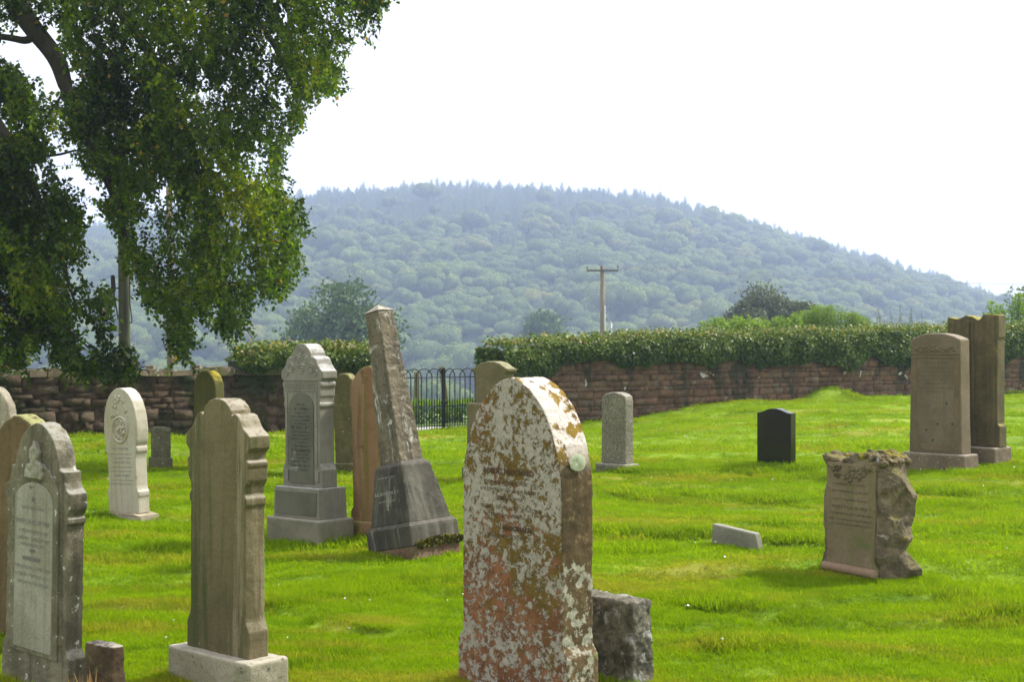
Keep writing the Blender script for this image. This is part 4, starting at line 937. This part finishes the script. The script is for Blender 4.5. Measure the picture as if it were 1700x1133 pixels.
for x_, y_ in ((-.35, 714), (.1, 703), (.68, 702), (-.1, 731), (.45, 668)):
    bm = bmesh.new(); bmesh.ops.create_icosphere(bm, subdivisions=2, radius=.016, matrix=Matrix.Translation((x_*h, yf+.004, Z(y_)))@Matrix.Diagonal((1, .5, 1.1, 1))); bm_obj('weathered_pit', bm, PIT, t)
MU = stone_mat('olive brown fluted back', (.085, .072, .036), (.13, .11, .06), streak=(.05, .045, .022), sk=.7, top=(.26, .24, .04), topamt=1, lichen=(((.17, .15, .02), 6, .66, .08), ((.30, .28, .22), 22, .68, .03)), seed=121)
t, W, D, C, zp = gravestone('headstone', 'very tall olive brown headstone with a wavy mossy top, behind the broad brown one', 1560, 1652, 1681, 774, 45)
z1 = zp(745); block('plinth', W, D, -.08, z1, MTb, t, (.006, .006), .02, .012, .01, .08)
k_ = (C.y+.05)/F; Z = lambda y: z1+(741-y)*k_; h = W*.92/2; d_ = D*.42
P_ = [(h*1.06, z1-.01), (h*1.06, Z(706)), (h*.98, Z(701)), (h*.98, Z(560)), (h*1.02, Z(557)), (h*1.02, Z(519)), (h*.42, Z(518)), (h*.34, Z(525)), (h*.22, Z(528)), (h*.06, Z(523)), (-h*.02, Z(521)), (-h*.08, Z(521)), (-h*.25, Z(519)), (-h*.45, Z(524)), (-h*.66, Z(525)), (-h*1.0, Z(522)), (-h*1.0, Z(701)), (-h*1.06, Z(706)), (-h*1.06, z1-.01)]
slab('slab', P_, d_, MU, t, .008, .010, .008, .06)
bm = bmesh.new()
for a, w2_ in ((-.80, .10), (-.18, .08), (.02, .05), (.72, .16)): box(bm, h*(a-w2_), h*(a+w2_), -d_/2-.018, -d_/2+.01, Z(738), Z(530 if a < .5 else 522))
bevel(bm, .008); bm_obj('flutes', bm, MU, t)

parts_ = [scatter_lawn(30000, 5.0, 9.5, 1.0), scatter_lawn(34000, 9.5, 18, 1.5), scatter_lawn(26000, 18, 37, 2.4)]
fp = []
for (fx, fy, frz, fw, fd) in FOOT:                # longer grass the mower misses round the foot of each stone
    n = int(150*(fw+fd)); e = rng.random(n)*2*(fw+fd); u = np.where(e < fw, e-fw/2, np.where(e < fw+fd, fw/2, np.where(e < 2*fw+fd, e-fw-fd-fw/2, -fw/2)))
    v_ = np.where(e < fw, -fd/2, np.where(e < fw+fd, e-fw-fd/2, np.where(e < 2*fw+fd, fd/2, e-2*fw-fd-fd/2)))
    k_ = 1+.10*abs(rng.normal(size=n)); u, v_ = u*k_+.015*rng.normal(size=n), v_*k_-.02*rng.random(n)
    x_, y_ = fx+u*math.cos(frz)-v_*math.sin(frz), fy+u*math.sin(frz)+v_*math.cos(frz)
    sz = .45+.9*rng.random(n)*vn(x_*5, y_*5)
    fp.append((np.stack([x_, y_, ground(x_, y_)-.004], 1), np.stack([.2*rng.normal(size=n), .2*rng.normal(size=n), 6.28*rng.random(n)], 1), np.stack([.5+0*sz, .5+0*sz, sz*1.15], 1), rng.integers(4, 6, n)))
parts_ += fp
gr = scatter('grass', *[np.concatenate([p[i] for p in parts_]) for i in range(4)], tufts)
tag(gr, 'short bright green grass covering the lawn', 'grass', kind='stuff')

# ================================================================ poles, posts, wires beyond the wall
def at(px, py, y): return Vector(((px-CX)/F*y, y, zat(py, y)))
def gfar(x, y): return float(far(np.array([x]), np.array([y]))[0])
WOODP = stone_mat('weathered pole timber', (.17, .145, .11), (.22, .195, .155), streak=(.10, .09, .07), sk=.6, grain=60, bump=.5)
b = NB('mossy pole timber'); v = b.coord((12, 12, .8)); c = b.mix(b.step(b.noise(v, 1, 6, .6), .4, .6), (.026, .028, .015), (.055, .055, .030))
c = b.mix(b.step(b.noise(b.coord((3, 3, .5)), 1.2, 4, .6), .42, .60), c, (.075, .09, .018)); b.bump(b.noise(b.coord((30, 30, 3)), 1, 6, .7), .6, .01); MOSSP = b.col(c)
BLK = plain('black cable box', (.015, .015, .017), .5); CER = plain('brown insulator', (.06, .03, .02), .25); ZINC = plain('galvanised steel', (.34, .35, .36), .5, .3, .1)

p = at(1000, 500, 80); t = thing('power_pole', 'wooden power pole with a crossarm and three insulators, standing beyond the ivy', 'utility pole', (p.x, 80, gfar(p.x, 80)))
g0 = t.location.z; top = zat(442, 80)-g0
bm = bmesh.new(); tube(bm, [(0, 0, -.3), (.01, 0, top*.6), (.0, 0, top)], [.15, .14, .12], 12); bm_obj('pole', bm, WOODP, t, True)
za = zat(449.5, 80)-g0; hw = 26/F*80
bm = bmesh.new(); box(bm, -hw, hw, -.19, -.09, za-.055, za+.055); bevel(bm, .008); ca = bm_obj('crossarm', bm, plain('tarred crossarm', (.10, .095, .085), .8), t)
for u, up_ in ((-hw+.02, .05), (-.06, .09), (hw-.02, .10)):
    bm = bmesh.new(); z0 = za+.05; tube(bm, [(u, -.14, z0), (u, -.14, z0+up_)], [.012, .012], 8)
    for q in range(3): tube(bm, [(u, -.14, z0+up_+q*.045), (u, -.14, z0+up_+.03+q*.045)], [.055-.008*q, .03], 10)
    bm_obj('insulator', bm, CER, t)
bm = bmesh.new(); tube(bm, [(.13, -.05, -.3), (.13, -.05, zat(508, 80)-g0)], [.028, .028], 8); bm_obj('cable_guard', bm, ZINC, t, True)
WIRE = plain('overhead wire', (.16, .16, .16), .6)
# lines leave the crossarm obliquely and pass over the dark tree
for i, (u, y1) in enumerate(((-hw+.02, 0), (-.06, .0), (hw-.02, .0))):
    a_ = Vector((p.x+u, 80-.14, g0+za+.24)); e = Vector((p.x+u+62, 80+48, g0+za+1.5)); pts = [a_.lerp(e, q/14)+Vector((0, 0, -2.6*(q/14)*(1-q/14))) for q in range(15)]
    bm = bmesh.new(); tube(bm, pts, [.006]*15, 5); o = bm_obj('power_line', bm, WIRE); tag(o, ('thin overhead power line from the end insulator nearest the gate', 'thin overhead power line from the middle insulator', 'thin overhead power line from the end insulator nearest the brown headstones')[i], 'wire', 'overhead power lines')
    o.data.materials[0] = WIRE
p = at(1015, 534, 110); g0 = gfar(p.x, 110); t = thing('lamp_post', 'slim white lamp post just right of the wooden power pole', 'lamp post', (p.x, 110, g0)); H = zat(536, 110)-g0
bm = bmesh.new(); tube(bm, [(0, 0, -.2), (0, 0, H)], [.075, .055], 8); bm_obj('post', bm, ZINC, t, True)
bm = bmesh.new(); tube(bm, [(0, 0, H), (-.1, 0, H+.08), (-.3, 0, H+.08)], [.04, .04, .03], 6); bm_obj('lamp_arm', bm, ZINC, t, True)
bm = bmesh.new(); box(bm, -.58, -.22, -.07, .07, H+.16, H+.24); bevel(bm, .02); bm_obj('lamp_head', bm, plain('lamp housing', (.12, .12, .12), .5), t)

p = at(207, 600, 24.8); t = thing('telegraph_pole', 'dark mossy telegraph pole with a black cable box, rising through the beech leaves', 'utility pole', (p.x, 24.8, gfar(p.x, 24.8)))
g0 = t.location.z; bm = bmesh.new(); tube(bm, [(0, 0, -.3), (0, 0, 1.4), (-.02, 0, 3.4), (-.05, 0, 6.2)], [.108, .100, .095, .09], 16); bm_obj('pole', bm, MOSSP, t, True)
z_ = zat(472, 24.8)-g0
bm = bmesh.new(); tube(bm, [(-.175, -.06, z_-.14), (-.18, -.06, z_-.12), (-.19, -.06, z_+.13), (-.195, -.06, z_+.16)], [.028, .042, .040, .020], 12)
box(bm, -.225, -.03, -.08, -.03, z_-.085, z_-.06); bevel(bm, .004); bm_obj('cable_box', bm, BLK, t)
for k, q in enumerate((0, .02)):
    bm = bmesh.new(); pts = curve_pts([(-.18+q, -.06, z_-.13), (-.17+q, -.07, z_-.25), (-.12+q*.5, -.09, z_-.45), (-.10, -.07, z_-.62)], 5); tube(bm, pts, [.009]*len(pts), 6); bm_obj('cable', bm, BLK, t)
bm = bmesh.new(); pts = curve_pts([(.10, -.05, z_+.9), (.105, -.06, z_-.1), (.11, -.06, z_-.35), (.14, -.06, z_-.60), (.135, -.06, z_-.68), (.10, -.06, z_-.66)], 5); tube(bm, pts, [.010]*len(pts), 6); bm_obj('cable', bm, BLK, t)
p = at(282, 600, 31); t = thing('grey_pole', 'slender grey pole half covered by hanging beech leaves behind the wall', 'utility pole', (p.x, 31, gfar(p.x, 31)))
bm = bmesh.new(); tube(bm, [(0, 0, -.3), (.01, 0, 2.0), (0, 0, 3.6), (-.02, 0, 5.2)], [.078, .072, .068, .064], 12); bm_obj('pole', bm, WOODP, t, True)
bm = bmesh.new(); a_ = at(385, 515, 30); e = at(440, 590, 30); tube(bm, [a_+(a_-e)*4, a_, e], [.010]*3, 5)
tag(bm_obj('stay_wire', bm, plain('stay wire', (.05, .055, .05), .6), None), 'dark taut stay wire slanting down towards the clump of ivy', 'wire')

POST = stone_mat('fence timber', (.17, .14, .09), (.26, .22, .15), streak=(.09, .09, .05), sk=.6, top=(.30, .32, .22), grain=60)
for i, (px, pyt, w_, lab) in enumerate(((69, 612, 13, 'square fence post top beyond the wall, under the lowest beech leaves'), (250, 607, 13, 'square fence post top beyond the wall, between the two poles'), (327, 606, 12, 'square fence post top beyond the wall, above the tall round headed headstone'))):
    p = at(px, pyt, 25.5+i*1.0); g0 = gfar(p.x, p.y); ww = w_/F*p.y/2; bm = bmesh.new(); box(bm, -ww, ww, -ww, ww, -.2, p.z-g0); bevel(bm, .008)
    o = bm_obj('fence_post', bm, POST); o.location = (p.x, p.y, g0); tag(o, lab, 'fence post', 'fence posts beyond the left wall')
a_, e = at(-40, 617, 25), at(205, 615, 26); bm = bmesh.new(); dz_ = Vector((0, 0, .06)); tube(bm, [a_, e], [.045, .045], 4)
tag(bm_obj('fence_rail', bm, plain('dark rail', (.03, .032, .025), .9)), 'dark timber fence rail just above the left wall', 'fence rail')
bm = bmesh.new()
for y_ in (607,):
    a_, e = at(150, y_+2, 26), at(402, y_-1, 28); tube(bm, [a_, e], [.004, .004], 4)
tag(bm_obj('fence_wire', bm, WIRE), 'thin fence wire between the post tops beyond the left wall', 'wire')
GP = stone_mat('mossy leaning post', (.16, .15, .08), (.24, .23, .13), streak=(.10, .12, .03), sk=.7, top=(.28, .30, .16), grain=60)
for px, pt_, pb, ry_, w_, lab in ((692, 618, 668, 0, 10, 'mossy upright wooden post behind the left leaf of the iron gate'), (744, 608, 676, R(-7), 10, 'mossy wooden post leaning behind the middle of the iron gate')):
    y = 30.5; p = at(px, pb, y); g0 = gfar(p.x, y); H = zat(pt_, y)-g0; ww = w_/F*y/2
    bm = bmesh.new(); box(bm, -ww, ww, -ww, ww, -.2, H, (.01, .01)); bevel(bm, .01); o = bm_obj('field_post', bm, GP); o.location = (p.x, y, g0); o.rotation_euler = (0, ry_, 0)
    tag(o, lab, 'post')

# ================================================================ hedge, bushes and trees beyond the wall
HEDGE = leaf_mat('rank verge growth', [(0, (.025, .06, .008)), (.5, (.07, .15, .012)), (1, (.24, .38, .03))], .4)
n = 9000; x = -9+16*rng.random(n); q = rng.random(n); dp = rng.random(n)
y = WY(x)*1.0+2.9+.7*dp; zb = np.array([0.0]*n)+far(x, y); z = zb+(.42+.12*(vn(x*2, 1)-.5))*q**.8
P = np.stack([x, y, z], 1); D = np.array([0, 0, 1.3])+.6*rng.normal(size=(n, 3)); D[q < .75] = np.array([0, -.3, -.2])+.8*rng.normal(size=((q < .75).sum(), 3))
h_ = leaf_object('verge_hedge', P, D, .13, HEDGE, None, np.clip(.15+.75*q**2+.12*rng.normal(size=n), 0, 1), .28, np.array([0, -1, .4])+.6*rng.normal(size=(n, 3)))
tag(h_, 'low grassy hedge with bright tips beyond the path outside the iron gate', 'hedge')

def leafy_tree(name, label, px, y, pyt, wpx, leaf, n, mat, lobes=14, squash=1.0, cat='tree', depth=None, crown_frac=.8, trunk=.2, seed=1, group=None, g0=None, low=0.0):
    r0 = np.random.default_rng(seed); x = (px-CX)/F*y; g0 = gfar(x, y) if g0 is None else g0; H = zat(pyt, y)-g0; Wd = wpx/F*y/2
    t = thing(name, label, cat, (x, y, g0), 0, group)
    ch = H*crown_frac; cz = H-ch/2
    C, Rl = [], []
    for i in range(lobes):
        a = r0.random()*6.283; e = r0.uniform(-.9, 1); rr = math.sqrt(max(0, 1-e*e))*r0.uniform(.35, .78)
        C.append((Wd*rr*math.cos(a), Wd*rr*math.sin(a), cz+ch/2*.72*e)); Rl.append(Wd*r0.uniform(.26, .42))
    C = np.array(C); Rl = np.array(Rl); i = r0.integers(0, lobes, n); dd = r0.normal(size=(n, 3)); dd /= np.linalg.norm(dd, axis=1, keepdims=True)
    rad = Rl[i]*(.45+.6*r0.random(n)**.6); P = C[i]+dd*rad[:, None]*np.array([1.15, 1.15, squash]); P = P+.10*Wd*r0.normal(size=(n, 3))*(r0.random((n, 1)) > .8)
    k = fbm(P[:, 0]/Wd*5+seed, P[:, 1]/Wd*5, P[:, 2]/Wd*5, 2) > .40; P = P[k]; dd = dd[k]; m = len(P)
    D = dd*.5+r0.normal(size=(m, 3)); D[:, 2] -= low
    val = np.clip(.5+.16*r0.normal(size=m)+.5*(fbm(P[:, 0]*2+9, P[:, 1]*2, P[:, 2]*2, 2)-.5), 0, 1)
    leaf_object('crown', P, D, leaf, mat, t, val, .6, dd+.8*r0.normal(size=(m, 3))+np.array([0, 0, .5]))
    bm = bmesh.new(); tube(bm, [(0, 0, -.3), (.02*H, 0, H*.35), (0, 0, H*.7)], [trunk, trunk*.75, trunk*.3], 8)
    for j in range(min(9, lobes)):
        c_ = C[j]; z0 = H*(.25+.04*j); pts = curve_pts([(0, 0, z0), (c_[0]*.45, c_[1]*.45, z0*.5+c_[2]*.5), (c_[0], c_[1], c_[2])], 4); tube(bm, pts, list(np.linspace(trunk*.5, trunk*.08, len(pts))), 6)
    bm_obj('trunk', bm, BARK, t)
    return t
BARK = stone_mat('grey bark', (.05, .045, .035), (.10, .09, .07), streak=(.03, .03, .02), grain=40, bump=.8)
LMID = leaf_mat('midfield tree leaves', [(0, (.03, .06, .018)), (.5, (.07, .125, .035)), (1, (.14, .19, .06))], .3)
LOLV = leaf_mat('dark olive tree leaves', [(0, (.04, .055, .022)), (.5, (.085, .105, .042)), (1, (.15, .165, .075))], .3)
LBRI = leaf_mat('bright bush leaves', [(0, (.05, .11, .015)), (.5, (.12, .23, .03)), (1, (.24, .34, .06))], .45)
leafy_tree('field_tree', 'big rounded hazy tree in the valley behind the leaning obelisk', 572, 125, 453, 200, .42, 15000, LMID, 26, .8, seed=3, crown_frac=.72, trunk=.35)
leafy_tree('field_tree', 'small hazy tree in the valley above the near end of the long ivy band', 906, 250, 512, 110, .7, 6000, LMID, 18, .8, seed=5, crown_frac=.6, trunk=.25)
leafy_tree('field_tree', 'dark olive dome shaped tree beyond the wall, right of the wooden power pole', 1266, 100, 464, 150, .22, 60000, LOLV, 46, .95, seed=8, crown_frac=.85, trunk=.22)
leafy_tree('field_tree', 'dark olive low spreading tree joined to the side of the dome shaped tree', 1325, 98, 484, 95, .24, 30000, LOLV, 22, .85, seed=9, crown_frac=.8, trunk=.2)
# leafy shoots: upright stems carrying leaves
def shoots(name, label, px0, px1, y, topfn, stems, leaf, mat, per=60, spread=.12, seed=1, cat='bush', wr=.4, tri=.8):
    r0 = np.random.default_rng(seed); xm = ((px0+px1)/2-CX)/F*y; g0 = gfar(xm, y); t = thing(name, label, cat, (xm, y, g0)); P, D, A = [], [], []
    bm = bmesh.new()
    for s in range(stems):
        px = r0.uniform(px0, px1); yy = y+r0.uniform(-.5, .5); x0 = (px-CX)/F*yy-xm; H = zat(topfn(px)+abs(r0.normal())*9, yy)-g0
        lean = r0.normal()*.10*H; pts = [(x0-lean, yy-y, 0), (x0-lean*.5, yy-y, H*.6), (x0, yy-y, H)]; tube(bm, pts, [.012, .009, .003], 5)
        for k in range(per):
            q = 1-.62*r0.random()**1.3; c_ = Vector(pts[1]).lerp(Vector(pts[2]), (q-.6)/.4) if q > .6 else Vector(pts[0]).lerp(Vector(pts[1]), q/.6)
            a = r0.random()*6.283; o_ = spread*(1.1-q)*2*r0.random()
            P.append((c_.x+o_*math.cos(a), c_.y+o_*math.sin(a), c_.z)); D.append((math.cos(a), math.sin(a), tri*r0.normal()+.3)); A.append(min(1, max(0, .35+.5*q-.3+.2*r0.normal()+.2)))
    bm_obj('stems', bm, plain('green stems', (.09, .11, .04), .8), t)
    leaf_object('leaves', np.array(P), np.array(D), leaf, mat, t, np.array(A), wr)
    return t
shoots('leafy_bush', 'loose bright green bush of upright leafy shoots, left of the feathery bush above the wall', 1165, 1215, 38, lambda p: 535-8*math.sin((p-1165)/50*3), 26, .11, LBRI, 70, .2, 3)
shoots('leafy_bush', 'yellow green bush of broad leaves in front of the dark dome shaped tree', 1205, 1262, 37, lambda p: 522+abs(p-1235)*.5, 40, .12, LBRI, 80, .2, 4, wr=.55)
shoots('leafy_bush', 'bushy green growth between the yellow green bush and the feathery bush', 1258, 1330, 38, lambda p: 528-4*math.sin(p*.2), 48, .11, LBRI, 70, .22, 5)
shoots('feathery_bush', 'broad feathery pale green bush above the ivy, halfway along the wall', 1315, 1446, 39, lambda p: 506+((p-1372)/72)**2*26, 150, .075, LBRI, 110, .24, 6, wr=.3)
LWEED = leaf_mat('seeding weeds', [(0, (.06, .08, .03)), (.6, (.14, .17, .07)), (1, (.28, .24, .15))], .35)
shoots('tall_weeds', 'thin stalks of tall seeding weeds standing above the ivy, left of the two brown headstones', 1445, 1562, 37.5, lambda p: 533-30*max(0, math.sin(p*.35))**6, 70, .05, LWEED, 34, .07, 7, 'weeds', .3)
shoots('tall_weeds', 'low yellowish weeds showing above the ivy on both sides of the power pole', 905, 1160, 32, lambda p: 556-5*math.sin(p*.05), 130, .06, LWEED, 30, .12, 8, 'weeds', .35)
shoots('leafy_bush', 'sprawling leafy branches above the ivy, right of the very tall headstone', 1640, 1705, 38.5, lambda p: 497-10*math.sin(p*.09), 34, .12, LBRI, 46, .28, 9, wr=.4)
shoots('sapling', 'dark upright sapling with open twigs against the sky at the right edge', 1672, 1712, 39.5, lambda p: 474, 7, .12, LMID, 60, .30, 10, 'sapling', .4)

# ================================================================ the beech tree
BEECH = leaf_mat('beech leaves', [(0, (.010, .024, .004)), (.45, (.062, .118, .008)), (.75, (.125, .215, .010)), (.94, (.24, .31, .015)), (1, (.34, .22, .03))], .66, .36)  # dark and bright ends also paint in shaded interior and sunlit leaves
BBARK = stone_mat('dark beech bark', (.028, .024, .018), (.055, .048, .036), streak=(.04, .05, .02), grain=40, bump=.8)
TX, TY = -8.6, 18.5; tg = gz(TX, TY)
tree = thing('beech_tree', 'huge beech tree whose drooping leafy boughs hang in from the upper left', 'tree', (TX, TY, tg)); T0 = Vector((TX, TY, tg))
bm = bmesh.new(); tube(bm, curve_pts([(0, 0, -.4), (.05, 0, 1), (.0, .1, 3.5), (.25, .1, 6), (.5, .2, 9), (.6, 0, 13)], 4), list(np.linspace(.52, .16, 21)), 16); bm_obj('trunk', bm, BBARK, tree, True)
def bough(pts, r0, r1, name='bough'):
    P = [at(*p)-T0 if p[2] else Vector(p[:2]) for p in pts]; P = curve_pts(P, 6); bm = bmesh.new(); tube(bm, P, list(np.linspace(r0, r1, len(P))), 8); return bm_obj(name, bm, BBARK, tree, True)
bough([(-330, -330, 18.4), (-160, -260, 18.2), (-20, -90, 18), (40, 25, 17.8), (92, 95, 17.6), (112, 150, 17.5), (150, 230, 17.4), (190, 330, 17.3), (215, 420, 17.2)], .20, .02)
bough([(62, 52, 17.7), (45, 66, 17.6), (20, 63, 17.5), (-20, 55, 17.4), (-80, 30, 17.3)], .055, .03)
bough([(-20, -90, 18), (120, -60, 17.8), (230, 60, 17.6), (300, 190, 17.4), (340, 330, 17.3), (370, 470, 17.2)], .10, .012)
bough([(120, -60, 17.8), (300, -60, 18.2), (430, 40, 18.4), (480, 130, 18.3), (500, 200, 18.2)], .08, .01)
bough([(300, -60, 18.2), (480, -80, 18.8), (590, -20, 19), (610, 40, 19)], .05, .008)
bough([(-330, -120, 18.4), (-200, 0, 17.4), (-60, 130, 16.8), (30, 260, 16.6), (90, 400, 16.5), (130, 520, 16.4)], .12, .012)
bough([(-300, 100, 18.0), (-150, 250, 17), (-20, 400, 16.6), (60, 500, 16.5), (150, 580, 16.5)], .08, .01)
bough([(104, 130, 17.5), (103, 155, 17.4), (80, 190, 17.2), (62, 215, 17.1)], .022, .012)
bough([(70, 260, 16.9), (100, 256, 17.1), (130, 250, 17.2), (160, 262, 17.3)], .018, .010)
bough([(150, 60, 17.8), (240, 140, 17.6), (330, 260, 17.5), (420, 360, 17.4), (480, 390, 17.4)], .05, .008)
def inside(px, py, poly):
    c = np.zeros(len(px), bool); n = len(poly)
    for i in range(n):
        (x0, y0), (x1, y1) = poly[i], poly[(i+1) % n]
        k = ((y0 > py) != (y1 > py)) & (px < (x1-x0)*(py-y0)/((y1-y0) if y1 != y0 else 1e-9)+x0); c ^= k
    return c
# three layers of hanging foliage, each a volume with depth: outline seen from the lawn, distance range, density
CURT = [(118, -80), (660, -80), (640, 5), (618, 20), (612, 58), (598, 62), (590, 45), (575, 55), (565, 105), (548, 148), (530, 152), (520, 118), (506, 150), (500, 200), (488, 212), (470, 232), (466, 290), (478, 330), (512, 362), (504, 388), (488, 382),
        (498, 405), (488, 450), (474, 452), (466, 486), (440, 496), (424, 478), (404, 500), (396, 555), (378, 575), (368, 545), (358, 500), (342, 505), (324, 512), (318, 585), (306, 606), (292, 580), (280, 545), (266, 498), (246, 505), (232, 478), (222, 455), (212, 440),
        (204, 398), (192, 366), (166, 352), (170, 330), (190, 318), (180, 290), (150, 280), (130, 258), (112, 225), (112, 175), (130, 150), (128, 110), (96, 60)]
LEFT = [(-60, 95), (16, 112), (30, 132), (52, 146), (80, 162), (98, 185), (76, 205), (72, 240), (82, 262), (98, 300), (118, 332), (138, 354), (122, 380), (130, 425), (144, 452), (140, 485), (176, 492), (192, 540), (208, 582), (232, 615), (214, 628), (192, 612),
        (160, 622), (104, 608), (88, 596), (92, 566), (66, 552), (48, 590), (24, 606), (-60, 625)]
TOPL = [(-60, -80), (130, -80), (118, 30), (90, 45), (60, 22), (36, 12), (30, 34), (12, 46), (-60, 60)]
UP = [(-420, -620), (620, -620), (700, -300), (660, -70), (-300, -70), (-420, -100)]
OUT = [(-620, -80), (-55, -80), (-55, 620), (-300, 560), (-620, 300)]
def foliage(poly, y0, y1, ncl, per, thr, freq, jit=6, seed=0, vb=0.0, leaf=.068, exclude=()):
    r0 = np.random.default_rng(seed); a = np.array(poly); lo, hi = a.min(0), a.max(0); px = lo[0]+(hi[0]-lo[0])*r0.random(ncl*3); py = lo[1]+(hi[1]-lo[1])*r0.random(ncl*3)
    k = inside(px+jit*r0.normal(size=len(px)), py+jit*r0.normal(size=len(px)), poly); px, py = px[k], py[k]; y = y0+(y1-y0)*r0.random(len(px))
    P = np.stack([(px-CX)/F*y, y, CAMZ-(py-CY)/F*y], 1)
    nz = fbm(P[:, 0]*freq+seed, P[:, 1]*freq*.6, P[:, 2]*freq*.7, 3); k = nz > thr-.05*np.cos(px*.045+py*.02)*np.sin(py*.031)
    for ex, ey, er in exclude: k &= ((px-ex)**2+((py-ey))**2 > er*er)
    P = P[k][:ncl]; nz = nz[k][:ncl]; m = len(P)
    # each cluster is a drooping twig with its leaves
    ax = np.stack([.75*r0.normal(size=m)+.25, .6*r0.normal(size=m), -.75+.45*r0.normal(size=m)], 1); ax /= np.linalg.norm(ax, axis=1, keepdims=True)
    Lt = .16+.18*r0.random(m); q = (np.arange(per)+.5)/per
    LP = (P[:, None]+ax[:, None]*(q[None, :, None]-.5)*Lt[:, None, None]).reshape(-1, 3); LP[:, 2] -= np.tile(.05*q*q, m)
    side = np.cross(ax, r0.normal(size=(m, 3))); side /= np.linalg.norm(side, axis=1, keepdims=True)
    sg = np.where(np.arange(per) % 2, 1, -1); D = (side[:, None]*sg[None, :, None]*.9+ax[:, None]*.55).reshape(-1, 3)+.35*r0.normal(size=(m*per, 3)); D[:, 2] -= .15
    val = np.repeat(.45+vb+.9*(nz-.55)+1.3*(fbm(P[:, 0]*1.3+31, P[:, 1]*.9, P[:, 2]*.9, 2)-.5)+.13*r0.normal(size=m), per)+.12*r0.normal(size=m*per); val = np.where(r0.random(m*per) > .992, 1, np.clip(val, 0, .95))
    U = np.repeat(np.cross(ax, side), per, 0)+.7*r0.normal(size=(m*per, 3)); U[:, 2] += .5
    n = m*per; L = leaf*(.65+.6*r0.random(n)); V, Fc = quad_leaves(LP-np.array(T0), D, U, L, L*.66); V4 = np.repeat(val, 4)
    # twigs as thin strips
    s2 = np.cross(ax, np.array([0, 1, 0])); s2 /= np.linalg.norm(s2, axis=1, keepdims=True)+1e-9; h = Lt[:, None]*.55; b0 = P-np.array(T0)
    TW = np.stack([b0-ax*h-s2*.003, b0-ax*h+s2*.003, b0+ax*h+s2*.0015, b0+ax*h-s2*.0015], 1).reshape(-1, 3)
    return V, V4, TW
holes = [(50, 130, 0)]
LAY = [foliage(CURT, 16.2, 19.4, 6000, 12, .468, 2.7, 8, 1), foliage(LEFT, 15.6, 18.0, 3200, 12, .455, 2.4, 9, 2, -.04), foliage(TOPL, 17, 19, 330, 12, .46, 1.4, 5, 3, 0)]
OFF = [foliage(UP, 15.5, 21.5, 500, 10, .44, .8, 10, 4, 0, .12), foliage(OUT, 15.5, 20.5, 900, 10, .42, .8, 10, 5, 0, .12)]
for nm, Ls in (('crown', LAY), ('crown', OFF)):
    V = np.concatenate([l_[0] for l_ in Ls]); A = np.concatenate([l_[1] for l_ in Ls]); Fc = np.arange(len(V)).reshape(-1, 4)
    np_obj(nm, V, Fc, BEECH, tree, A)
    TW = np.concatenate([l_[2] for l_ in Ls]); np_obj('twigs', TW, np.arange(len(TW)).reshape(-1, 4), BBARK, tree)

# ================================================================ haze between here and the hill
bm = bmesh.new(); box(bm, -1550, 1550, -80, 1750, -60, 210)
me = bpy.data.meshes.new('haze'); bm.to_mesh(me); bm.free(); hz = link(bpy.data.objects.new('haze', me)); hz['kind'] = 'stuff'
m = bpy.data.materials.new('valley haze'); m.use_nodes = True; t_ = m.node_tree; t_.nodes.remove(t_.nodes['Principled BSDF'])
pvn = t_.nodes.new('ShaderNodeVolumePrincipled'); pvn.inputs['Color'].default_value = (.56, .67, 1.0, 1); pvn.inputs['Density'].default_value = .00068; pvn.inputs['Anisotropy'].default_value = .25
t_.links.new(pvn.outputs[0], t_.nodes['Material Output'].inputs['Volume']); me.materials.append(m)
